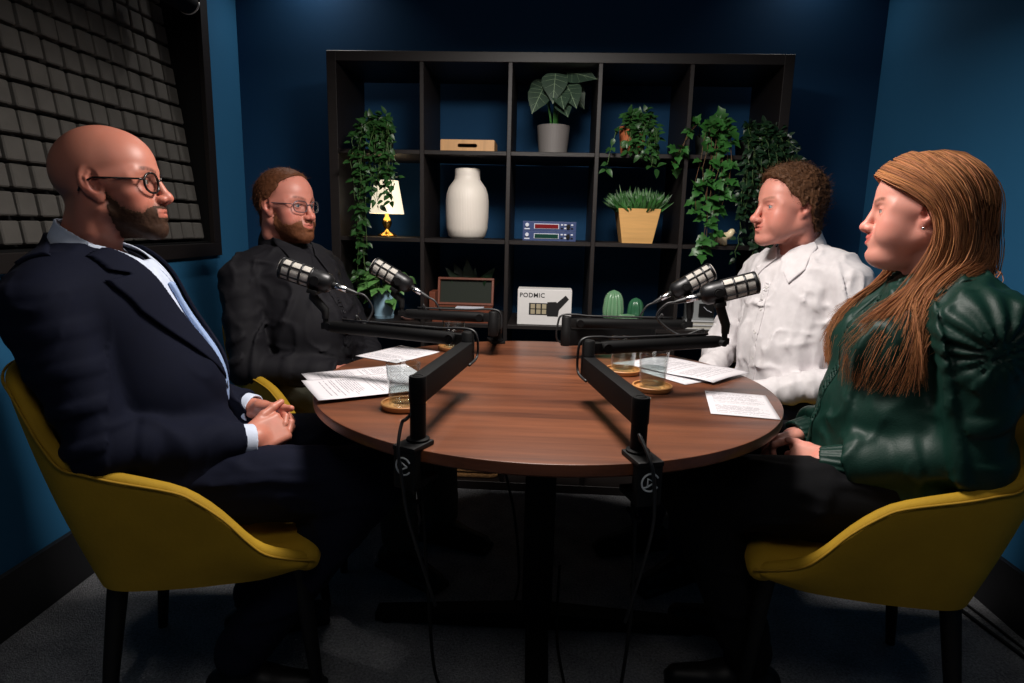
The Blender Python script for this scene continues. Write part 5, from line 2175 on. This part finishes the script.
# grey box with a dial, beside books, lower right
t = empty('desk_clock', (.655, .115, ZB[2] + .034), 0, 'grey square unit with a black dial window on white books', 'clock')
M_GREY = mat('grey plastic', '#8b8f90', .5)
MB().box((-.005, 0, .046), (.115, .07, .092), .003).build('case', M_GREY, t)
fc = MB().box((.018, -.037, .043), (.064, .006, .058), .002).build('dial_window', M_BLACKP, t)
for a, L in ((135, .018), (-25, .024)):
    MB().box((.018 + math.cos(math.radians(a)) * L / 2, -.0405, .046 + math.sin(math.radians(a)) * L / 2), (L, .001, .0022), rot=Matrix.Rotation(-math.radians(a), 3, 'Y')).build('hand', M_WPRINT, fc)
M_BOOK = mat('white book cover', '#cfd0d2', .5)
M_PAGE = mat('book pages', '#b9b5aa', .8)
for i in range(2):
    t = empty('book', (.655, .115, ZB[2] + .017 * i), 0, 'white book under the grey clock unit, ' + ('lower of the two' if i == 0 else 'upper of the two'), 'book', 'white books under the clock')
    w = .125 + .012 * (1 - i)
    cv = MB().box((0, 0, .0012), (w, .13, .0024)).box((0, 0, .0156), (w, .13, .0024)).box((-w / 2 + .0012, 0, .0084), (.0024, .13, .012))
    cv.build('cover', M_BOOK, t)
    MB().box((.001, 0, .0084), (w - .008, .122, .0118)).build('pages', M_PAGE, t)

# small ornaments
t = empty('bird_ornament', (.708, .035, ZB[1]), 0, 'small cream bird ornament half hidden by leaves on the right', 'ornament')
s = S(cap((-.02, 0, .030), (.022, 0, .042), .019, .014)).u(sph((.030, 0, .056), .013), .01).u(cap((-.03, 0, .034), (-.058, 0, .048), .010, .003), .01).u(cap((.038, 0, .055), (.050, 0, .052), .004, .001), .004)
s.u(cap((0, 0, 0), (0, 0, .03), .016, .010), .01)
s.cut(lambda P: P[:, 2] - .0005, 0)
sdf_obj('body', s, (-.08, -.04, -.01), (.07, .04, .09), .003, mat('cream glaze', '#e9d7b0', .3), t)
MB().lathe([(.001, 0), (.018, 0), (.018, .003), (.001, .003)], 20).build('base', M_GOLDM, t)
for nm, x, y, lab, c in (('dish', -.598, .06, 'small round pink dish beside the pale blue pot', '#d9a79a'), ('dish', .43, .04, 'small round cream dish in front of the cacti', '#e0c9b4')):
    t = empty('dish', (x, y, ZB[2]), 0, lab, 'dish')
    MB().lathe([(.001, .0), (.022, .0), (.034, .010), (.036, .016), (.033, .016), (.021, .005), (.001, .005)], 32).build('bowl', mat('glazed dish', c, .35), t, auto=50)
    MB().lathe([(.001, .006), (.019, .006), (.019, .012), (.001, .014)], 24).build('candle', mat('wax', '#e8cdbb', .6), t, auto=50)

# wicker basket low on the shelf, just under the table edge
t = empty('wicker_basket', (XS[1], .19, ZB[4]), 0, 'brown wicker basket low in the shelf, glimpsed under the table', 'basket')
M_WICK = mat('wicker', '#8a6236', .8, bump=1.0, bscale=110, var=.35, vscale=70, stretch=(1, 1, 3))
bk = MB()
for i in range(9):
    z = .012 + i * .026
    k = 1 + .012 * (i % 2)
    o = rr(.29 * k, .30 * k, .03)
    bk.tube([(x, y, z) for x, y in o], .0145, 8, closed=True)
bk.build('weave', M_WICK, t, smooth=True)
MB().tube([(x, y, .245) for x, y in rr(.30, .31, .03)], .013, 8, closed=True).build('rim', M_WICK, t, smooth=True)
MB().box((0, 0, .006), (.28, .29, .01)).build('bottom', M_WICK, t)
# ------------------------------------------------------------------ microphones and their arms
M_MIC = mat('dark grey metal', '#1b1b1d', .38, metal=.5, spec=.5)
M_MESH = mat('silver mesh', '#b3aea7', .6, metal=.2, bump=.4, bscale=1500)
M_EMB = mat('pale grey emblem print', '#c9ccce', .5)
M_CABLE = mat('black rubber cable', '#121214', .5)


def bar(mb, a, b, w, h, bev=.003):
    a, b = Vector(a), Vector(b)
    d = b - a
    ux = d.normalized()
    uy = Vector((0, 0, 1)).cross(ux).normalized()
    uz = ux.cross(uy)
    M = Matrix((ux, uy, uz)).transposed()
    mb.box((a + b) / 2, (d.length, w, h), bev, M)


def mic_arm(label, base, out, top, elbow, tip, zl, logo=True):
    """desk clamp at the table edge, riser, flat lower arm, elbow, round upper arm"""
    bx, by = base
    ang = math.atan2(out[1], out[0])
    t = empty('microphone_boom', (bx, by, TZ), 0, label, 'microphone boom', 'low black microphone arms clamped to the table')
    rel = lambda p: Vector(p) - Vector((bx, by, TZ))
    Rz = Matrix.Rotation(ang, 3, 'Z')
    ed = TR - math.hypot(bx - TX, by - TY)                           # distance to the table edge
    cl = MB()
    cl.box(Rz @ Vector((ed / 2 + .004, 0, .005)), (ed + .045, .050, .010), .004, Rz)
    cl.box(Rz @ Vector((ed + .014, 0, -.0365)), (.022, .048, .075), .004, Rz)
    cl.box(Rz @ Vector((ed - .02, 0, -.070)), (.075, .042, .012), .003, Rz)
    clo = cl.build('clamp', M_BLACKP, t)
    MB().tube([Rz @ Vector((ed - .03, 0, -.115)), Rz @ Vector((ed - .03, 0, -.032))], .007, 12).tube([Rz @ Vector((ed - .055, 0, -.115)), Rz @ Vector((ed - .005, 0, -.115))], .005, 10).build('clamp_screw', M_BLACK, clo, auto=50)
    # emblem: an open ring round an arrowhead
    e = MB()
    P0 = Vector((ed + .0258, 0, -.028))
    r = .0165
    loc2 = lambda u, v: Rz @ (P0 + Vector((0, u, v)))
    ring = [loc2(r * math.cos(a), r * math.sin(a)) for a in [math.radians(28 + i * (300 / 30)) for i in range(31)]]
    e.tube(ring, .0017, 8)
    tri = [loc2(-.005, -.0075), loc2(-.005, .0075), loc2(.0085, .0)]
    e.tube([tri[0], tri[1], tri[2]], .0015, 8)
    e.tube([tri[2], tri[0], loc2(-.013, -.009)], .0015, 8)
    e.build('emblem', M_EMB, clo, smooth=True)
    tp = rel(top)
    MB().lathe([(.022, .010), (.022, .014), (.0152, .016), (.0152, zl - .026), (.0135, zl - .025)], 28).build('riser', M_BLACK, t, auto=40)
    el = rel(elbow); tipv = rel(tip)
    lo = MB()
    hb = .0250
    bar(lo, (0, 0, zl), (el.x, el.y, zl), .030, hb * 2, .004)
    lo.lathe([(.0155, zl - hb), (.0168, zl - hb + .003), (.0168, zl + hb - .002), (.0155, zl + hb + .001), (.010, zl + hb + .001), (.009, zl + hb - .003), (.001, zl + hb - .003)], 28)
    lo.build('lower_arm', M_BLACK, t, auto=40)
    ej = MB()
    d = Vector((tipv.x - el.x, tipv.y - el.y, 0)).normalized()
    zu = tipv.z
    ej.lathe([(.0155, zl - hb), (.0168, zl - hb + .003), (.0168, zl + hb), (.0155, zl + hb + .003), (.0155, zu + .016), (.013, zu + .020), (.001, zu + .020)], 28, (el.x, el.y, 0))
    ej.box(Vector((el.x, el.y, zu)) + d * .022, (.030, .022, .028), .006, Matrix.Rotation(math.atan2(d.y, d.x), 3, 'Z'))
    ej.build('elbow', M_BLACKP, t, auto=40)
    up = MB()
    a = Vector((el.x, el.y, zu)) + d * .030
    up.tube([a, a + d * .02, tipv - d * .03, tipv - d * .01], [.0155, .0170, .0162, .0140], 20)
    s = Vector((0, 0, 1)).cross(d)
    up.tube([a + s * .021 + d * .012, a - s * .021 + d * .012], .0115, 16)
    up.build('upper_arm', M_BLACK, t, auto=40)
    hd = MB()
    hd.tube([tipv - d * .012 + s * .014, tipv - d * .012 - s * .014], .0105, 14)
    hd.box(tipv + d * .004, (.022, .016, .018), .003, Matrix.Rotation(math.atan2(d.y, d.x), 3, 'Z'))
    hd.tube([tipv + d * .004, tipv + d * .004 + Vector((0, 0, .020))], .0075, 12)
    hd.tube([tipv - d * .02 - s * .017, tipv - d * .02 - s * .033], .008, 10)
    hd.build('swivel_head', M_BLACKP, t, auto=40)
    # cable tucked along the arm, over the elbow and down the riser
    q = Vector((el.x, el.y, 0))
    dl = Vector((el.x, el.y, 0)).normalized()
    pts = [tipv - d * .05 + Vector((0, 0, .021)), a + d * .06 + Vector((0, 0, .022)), a + Vector((0, 0, .026)), q - d * .012 + Vector((0, 0, zu + .024)), q - d * .026 + Vector((0, 0, zu + .004)), q - d * .026 + Vector((0, 0, zl - .01)), q - dl * .06 - d * .021 + Vector((0, 0, zl - .02))]
    MB().tube(scurve(pts, 30), .0032, 8).build('arm_cable', M_CABLE, t, smooth=True)
    sd = Vector((-dl.y, dl.x, 0))
    if (Rz @ Vector((1, 0, 0))).x * sd.x < 0: sd = -sd
    rz1 = Rz @ Vector((1, 0, 0))
    pts = [dl * .05 + Vector((0, 0, zl - .029)), rz1 * .022 - Vector((.006, 0, 0)) + Vector((0, 0, zl - .05)), rz1 * .03 + Vector((-.012, 0, .05)), rz1 * (ed + .034) + Vector((-.004, 0, .008)), rz1 * (ed + .036) + Vector((.004, 0, -.05)), rz1 * (ed + .022) + Vector((.008, 0, -.14)), rz1 * (ed - .06) + Vector((.01, 0, -.36))]
    MB().tube(scurve(pts, 40), .0034, 8).build('riser_cable', M_CABLE, t, smooth=True)
    return t, tipv + Vector((bx, by, TZ))


def microphone(label, pivot, foot, axis, cable_to):
    """stout broadcast microphone: axis points from the connector to the grille"""
    t = empty('microphone', tuple(foot), 0, label, 'microphone', 'silver and black microphones on the arms')
    ax = Vector(axis).normalized()
    R_ = Vector((1, 0, 0)).rotation_difference(ax).to_matrix()
    # keep the roll upright
    y = Vector((0, 0, 1)).cross(ax).normalized()
    z = ax.cross(y)
    R_ = Matrix((ax, y, z)).transposed()
    o = Vector(pivot) - Vector(foot)
    K = .90
    T = lambda x, y_=0, z_=0: o + R_ @ (Vector((x, y_, z_)) * K)
    Rl = R_ @ Matrix.Rotation(PI / 2, 3, 'Y')

    def lat(prof, n=36):
        return MB().lathe([(a * K, b * K) for a, b in prof], n, o, Rl)
    r = .0285
    lat([(.001, -.058), (.016, -.058), (.022, -.054), (.0295, -.044), (.0305, -.02), (.0305, .004), (.029, .006), (.001, .006)]).build('body', M_MIC, t, auto=35)
    gr = lat([(.001, .004), (r, .004), (r, .096), (.026, .102), (.018, .1045), (.001, .105)]).build('grille', M_MESH, t, auto=35)
    cg = MB()
    for x in (.006, .036, .066, .094):
        w = .0028 if x < .09 else .0045
        cg.lathe([(K * p_, K * q_) for p_, q_ in ((r - .001, x - w), (r + .0035, x - w), (r + .0045, x), (r + .0035, x + w), (r - .001, x + w))], 36, o, Rl)
    for k in range(6):
        a = k * PI / 3 + PI / 6
        cg.tube([T(.006, (r + .0012) * math.cos(a), (r + .0012) * math.sin(a)), T(.096, (r + .0012) * math.cos(a), (r + .0012) * math.sin(a))], .0026, 8)
    cg.build('cage', M_MIC, gr, auto=40)
    lat([(.011, -.066), (.011, -.056)]).build('socket', M_BLACKP, t, auto=40)
    lat([(.0085, -.100), (.0098, -.098), (.0098, -.064), (.0085, -.062), (.001, -.062)], 20).build('connector', M_STEEL, t, auto=40)
    lat([(.004, -.132), (.0062, -.122), (.0082, -.100), (.001, -.100)], 16).build('connector_boot', M_CABLE, t, auto=40)
    # swivel under the body
    f0 = Vector((0, 0, .018))
    sw = MB()
    sw.tube([f0, f0 + Vector((0, 0, .022)), T(-.012, 0, -.052), T(-.012, 0, -.030)], [.0095, .0115, .0125, .013], 14)
    sw.tube([T(-.012, -.034, 0), T(-.012, .034, 0)], .012, 16)
    sw.box(T(-.012, 0, -.034), (.026, .062, .012), .004, R_)
    sw.build('swivel', M_BLACKP, t, auto=40)
    MB().tube([T(-.012, -.034, 0), T(-.012, -.044, 0)], .0085, 12).build('knob', M_BLACKP, t, auto=40)
    e = Vector(cable_to) - Vector(foot)
    p0 = T(-.13); d0 = R_ @ Vector((-1, 0, 0))
    pts = [p0, p0 + d0 * .025, p0 + d0 * .045 + Vector((0, 0, -.03)), (p0 + d0 * .04 + e) / 2 + Vector((0, 0, -.04)), e + Vector((0, 0, .012)), e]
    MB().tube(scurve(pts, 30), .0032, 8).build('cable', M_CABLE, t, smooth=True)
    return t


# near left
A, tip = mic_arm('black microphone boom clamped at the near left of the table, before the navy suit', (-.240, -1.466), (-.42, -.91), (-.240, -1.466, .870), (-.194, -1.098, .87), (-.590, -.965, .878), .109)
microphone('microphone in front of the black shirt, on the near left boom', (-.622, -.965, 1.004), tip + Vector((-.004, 0, .002)), (-.95, -.05, .31), (-.50, -.995, .900))
# near right
A, tip = mic_arm('black microphone boom clamped at the near right of the table, before the green blouse', (.172, -1.478), (.30, -.95), (.172, -1.478, .862), (.098, -1.125, .86), (.455, -.965, .872), .088)
microphone('nearer of the two microphones in front of the white shirt', (.440, -.965, 1.002), tip + Vector((.004, 0, .002)), (.956, -.10, .29), (.395, -.985, .892))
# far left
A, tip = mic_arm('black microphone boom at the far left of the table, before the wooden case', (-.175, -.405), (-.30, .95), (-.175, -.405, .862), (-.172, -.632, .86), (-.470, -.600, .865), .092)
microphone('microphone in front of the pale blue pot, on the far left boom', (-.487, -.600, .976), tip + Vector((-.004, 0, .002)), (-.88, .05, .48), (-.40, -.61, .885))
# far right
A, tip = mic_arm('black microphone boom at the far right of the table, before the cacti', (.345, -.515), (.64, .77), (.345, -.515, .855), (.060, -.640, .86), (.445, -.600, .858), .070)
microphone('farther of the two microphones in front of the white shirt', (.432, -.600, .984), tip + Vector((.004, 0, .002)), (.857, .02, .515), (.36, -.61, .878))

# ------------------------------------------------------------------ things on the table
M_GLASS = mat('clear glass', '#ffffff', .0, trans=1.0)
M_TUMB = clear_mat('tumbler glass', '#f4f7f7', .9, .06)
M_WATER = clear_mat('water', '#edf2f1', .8, .04)
M_CORK = mat('pale wood coaster', '#b07a45', .55, var=.12, vscale=8, stretch=(1, 8, 1))


def tumbler(x, y, lab, fill=.4):
    t = empty('coaster', (x, y, TZ), 0, 'coaster under the ' + lab, 'coaster', 'wooden coasters')
    MB().lathe([(.001, 0), (.046, 0), (.050, .004), (.051, .013), (.049, .014), (.046, .007), (.001, .006)], 48).build('base', M_CORK, t, auto=40)
    MB().lathe([(.0465, .0085), (.0510, .0095), (.0520, .013), (.0500, .0150), (.0470, .0140)], 48, cap=False).build('rim', M_CORK, t, auto=40)
    g = empty('water_glass', (x, y, TZ + .0065), 0, lab, 'glass', 'water glasses')
    H = .098
    MB().lathe([(.001, 0), (.0300, 0), (.0325, .003), (.0385, H), (.0380, H + .0008), (.0370, H), (.0308, .012), (.028, .009), (.001, .009)], 64).build('tumbler', M_TUMB, g, smooth=True)
    w = H * fill
    MB().lathe([(.001, .0095), (.0275, .0095), (.0303, .0125), (.0303 + .0062 * fill, w), (.001, w)], 48).build('water', M_WATER, g, auto=40)


tumbler(-.322, -1.232, 'half full water glass at the near left of the table')
tumbler(.222, -.806, 'water glass behind the other on the right side', .45)
tumbler(.278, -.985, 'nearer of the two water glasses on the right side', .55)
tumbler(-.312, -.545, 'water glass at the back left of the table', .3)


def paper_mat(ang, w, h, rows):
    m = mat('printed paper', '#c8c4c8', .75, spec=.2)
    b = m.node_tree.nodes['Principled BSDF']
    L = m.node_tree.links
    tc = nd(m, 'ShaderNodeTexCoord')
    sx = nd(m, 'ShaderNodeSeparateXYZ')
    L.new(tc.outputs['Object'], sx.inputs[0])

    def M_(op, a, b_=None, c=None):
        n = nd(m, 'ShaderNodeMath', operation=op)
        for i, v in enumerate((a, b_, c)):
            if v is None: continue
            if isinstance(v, (int, float)): n.inputs[i].default_value = v
            else: L.new(v, n.inputs[i])
        return n.outputs[0]
    x, y = sx.outputs['X'], sx.outputs['Y']
    row = M_('MULTIPLY', y, 1 / rows)
    fr = M_('FRACT', row)
    rid = M_('FLOOR', row)
    band = M_('LESS_THAN', fr, .42)
    # words: stepped noise along the line
    cx = nd(m, 'ShaderNodeCombineXYZ')
    L.new(M_('MULTIPLY', x, 170), cx.inputs[0])
    L.new(M_('MULTIPLY', rid, 13.7), cx.inputs[1])
    n = nd(m, 'ShaderNodeTexNoise', Scale=1, Detail=2)
    L.new(cx.outputs[0], n.inputs['Vector'])
    word = M_('GREATER_THAN', n.outputs['Fac'], .43)
    wn = nd(m, 'ShaderNodeTexWhiteNoise', noise_dimensions='1D')
    L.new(rid, wn.inputs['W'])
    end = M_('MULTIPLY_ADD', wn.outputs['Value'], w * .35, w * .08)
    inside = M_('MULTIPLY', M_('GREATER_THAN', x, -w * .40), M_('LESS_THAN', x, end))
    iny = M_('LESS_THAN', M_('ABSOLUTE', y), h * .42)
    full = M_('GREATER_THAN', wn.outputs['Value'], .18)
    k = M_('MULTIPLY', M_('MULTIPLY', band, word), M_('MULTIPLY', M_('MULTIPLY', inside, iny), full))
    mx = nd(m, 'ShaderNodeMix', data_type='RGBA')
    mx.inputs[6].default_value = lin('#c8c4c8')
    mx.inputs[7].default_value = lin('#6f6c74')
    L.new(M_('MULTIPLY', k, .8), mx.inputs[0])
    L.new(mx.outputs[2], b.inputs['Base Color'])
    return m


def paper(x, y, ang, w, h, z, lab, bend=.004, rows=.0062, sag=0, seed=0):
    n, k = 14, 18
    V_, F_ = [], []
    a = math.radians(ang)
    for side in (0, 1):
        for j in range(k + 1):
            for i in range(n + 1):
                u, v = (i / n - .5) * w, (j / k - .5) * h
                zz = .0012 + bend * (max(0, math.sin((v / h + .5) * PI * 2 + seed)) * .5 + .5 * max(0, math.sin((u / w + .5) * PI + seed * 2))) * (.3 + .7 * abs(math.sin(seed + v / h * 2)))
                V_.append((u, v, zz + side * .0003))
    o_ = (n + 1) * (k + 1)
    for j in range(k):
        for i in range(n):
            q = j * (n + 1) + i
            F_.append((q, q + n + 1, q + n + 2, q + 1))
            F_.append((o_ + q, o_ + q + 1, o_ + q + n + 2, o_ + q + n + 1))
    for i in range(n):
        F_.append((i, i + 1, o_ + i + 1, o_ + i)); q = k * (n + 1) + i; F_.append((q + 1, q, o_ + q, o_ + q + 1))
    for j in range(k):
        q = j * (n + 1); F_.append((q + n + 1, q, o_ + q, o_ + q + n + 1)); q += n; F_.append((q, q + n + 1, o_ + q + n + 1, o_ + q))
    o = mesh_obj('paper_sheet', V_, F_, paper_mat(ang, w, h, rows), None, True)
    o.location = (x, y, z)
    o.rotation_euler.z = a
    return tag(o, lab, 'paper', 'printed sheets on the table')


paper(-.487, -.968, -57, .21, .297, TZ, 'printed sheet overhanging the left table edge, under another sheet', .003, seed=.4)
paper(-.448, -1.068, -58, .21, .297, TZ + .006, 'printed sheet lying on top of another, behind the near left glass', .004, seed=2.2)
paper(-.472, -.655, -28, .17, .21, TZ, 'small printed sheet on the table before the black shirt', .003, seed=1.0)
paper(.420, -.735, 46, .21, .297, TZ + .004, 'printed sheet on top, on the table before the white shirt', .010, seed=.2)
paper(.375, -.742, 36, .21, .297, TZ, 'printed sheet under another before the white shirt, edge showing by the glasses', .002, seed=.9)
paper(.471, -1.096, -10, .150, .212, TZ, 'small printed sheet at the right edge of the table before the green blouse', .001, rows=.0055, seed=.1)

# ------------------------------------------------------------------ cables on and near the floor
cord('floor_cable', 'black cable looping on the carpet in front of the table foot, left', [(-.26, -1.33, .60), (-.25, -1.32, .35), (-.24, -1.28, .10), (-.20, -1.25, .012), (-.08, -1.36, .006), (.0, -1.20, .006), (-.02, -1.06, .012)], .004)
cord('floor_cable', 'black cable hanging from the near right boom and looping over the carpet to the pedestal', [(.19, -1.38, .60), (.195, -1.38, .35), (.175, -1.38, .10), (.15, -1.39, .010), (.10, -1.33, .006), (.07, -1.15, .006), (.055, -1.0, .03), (.058, -.94, .20)], .004)
cord('hanging_cable', 'black cable drooping under the table beside the pedestal, left', [(-.12, -.80, .70), (-.10, -.78, .60), (-.13, -.78, .50), (-.08, -.84, .30), (-.06, -.88, .12), (-.075, -.90, .03)], .004)
cord('hanging_cable', 'black cable loop drooping under the table, right of the pedestal', [(.26, -.72, .71), (.25, -.72, .62), (.20, -.72, .585), (.155, -.72, .62), (.17, -.72, .70)], .004)
cord('wall_cable', 'black cable lying along the right skirting behind the chair', [(1.20, -.42, .006), (1.28, -.55, .006), (1.33, -.80, .006), (1.37, -1.1, .006), (1.36, -1.5, .006), (1.38, -1.9, .006)], .006)
cord('wall_cable', 'second thinner black cable lying beside the right skirting', [(1.24, -.40, .006), (1.33, -.58, .006), (1.375, -.85, .006), (1.395, -1.2, .006), (1.39, -1.9, .006)], .004)
# ------------------------------------------------------------------ camera
def make_camera():
    f, cx, cy, cz, p, r, y = 621.3792, -.0057, -2.5803, 1.1536, .1841, .0237, -.0539
    F = Vector((math.sin(y) * math.cos(p), math.cos(y) * math.cos(p), -math.sin(p)))
    R0 = Vector((math.cos(y), -math.sin(y), 0))
    U0 = R0.cross(F)
    R_ = math.cos(r) * R0 + math.sin(r) * U0
    U = -math.sin(r) * R0 + math.cos(r) * U0
    cam = bpy.data.cameras.new('camera')
    cam.sensor_width = 36
    cam.lens = f / 1024 * 36
    cam.clip_start = .02
    o = bpy.data.objects.new('camera', cam)
    C.objects.link(o)
    M = Matrix((R_, U, -F)).transposed().to_4x4()
    M.translation = (cx, cy, cz)
    o.matrix_world = M
    bpy.context.scene.camera = o


make_camera()
sc = bpy.context.scene
sc.view_settings.view_transform = 'Standard'
sc.view_settings.look = 'None'
sc.view_settings.gamma = 1
sc.view_settings.use_curve_mapping = False
# ------------------------------------------------------------------ lights
def area(name, loc, target, size, power, col, spread=180):
    l = bpy.data.lights.new(name, 'AREA')
    l.energy = power
    l.size = size
    l.color = col
    l.spread = math.radians(spread)
    o = bpy.data.objects.new(name, l)
    C.objects.link(o)
    o.location = loc
    o.rotation_euler = (Vector(target) - Vector(loc)).to_track_quat('-Z', 'Y').to_euler()
    return o


w = bpy.data.worlds.new('world')
sc.world = w
w.use_nodes = True
w.node_tree.nodes['Background'].inputs[0].default_value = (.006, .008, .012, 1)
area('table_light', (-.02, -1.06, 1.98), (-.02, -.84, 0), .36, 28, (1, .94, .88), 165)
area('fill_light', (0, -2.35, 2.46), (0, -.9, .8), 1.0, 4.5, (1, .96, .92), 130)  # unseen fill added above the camera, lifts near sides of faces and chairs
area('ceiling_light', (-1.08, .37, 2.47), (-1.08, .10, 0), .07, 2.3, (1, .96, .92), 110)
area('ceiling_light', (1.08, .37, 2.47), (1.08, .10, 0), .07, .9, (1, .96, .92), 110)
pl = bpy.data.lights.new('lamp_glow', 'POINT')
pl.energy = .5; pl.color = (1, .78, .5); pl.shadow_soft_size = .03
po = bpy.data.objects.new('lamp_glow', pl); C.objects.link(po); po.location = (-.700, .14, ZB[1] + .19)
sc.view_settings.exposure = .22
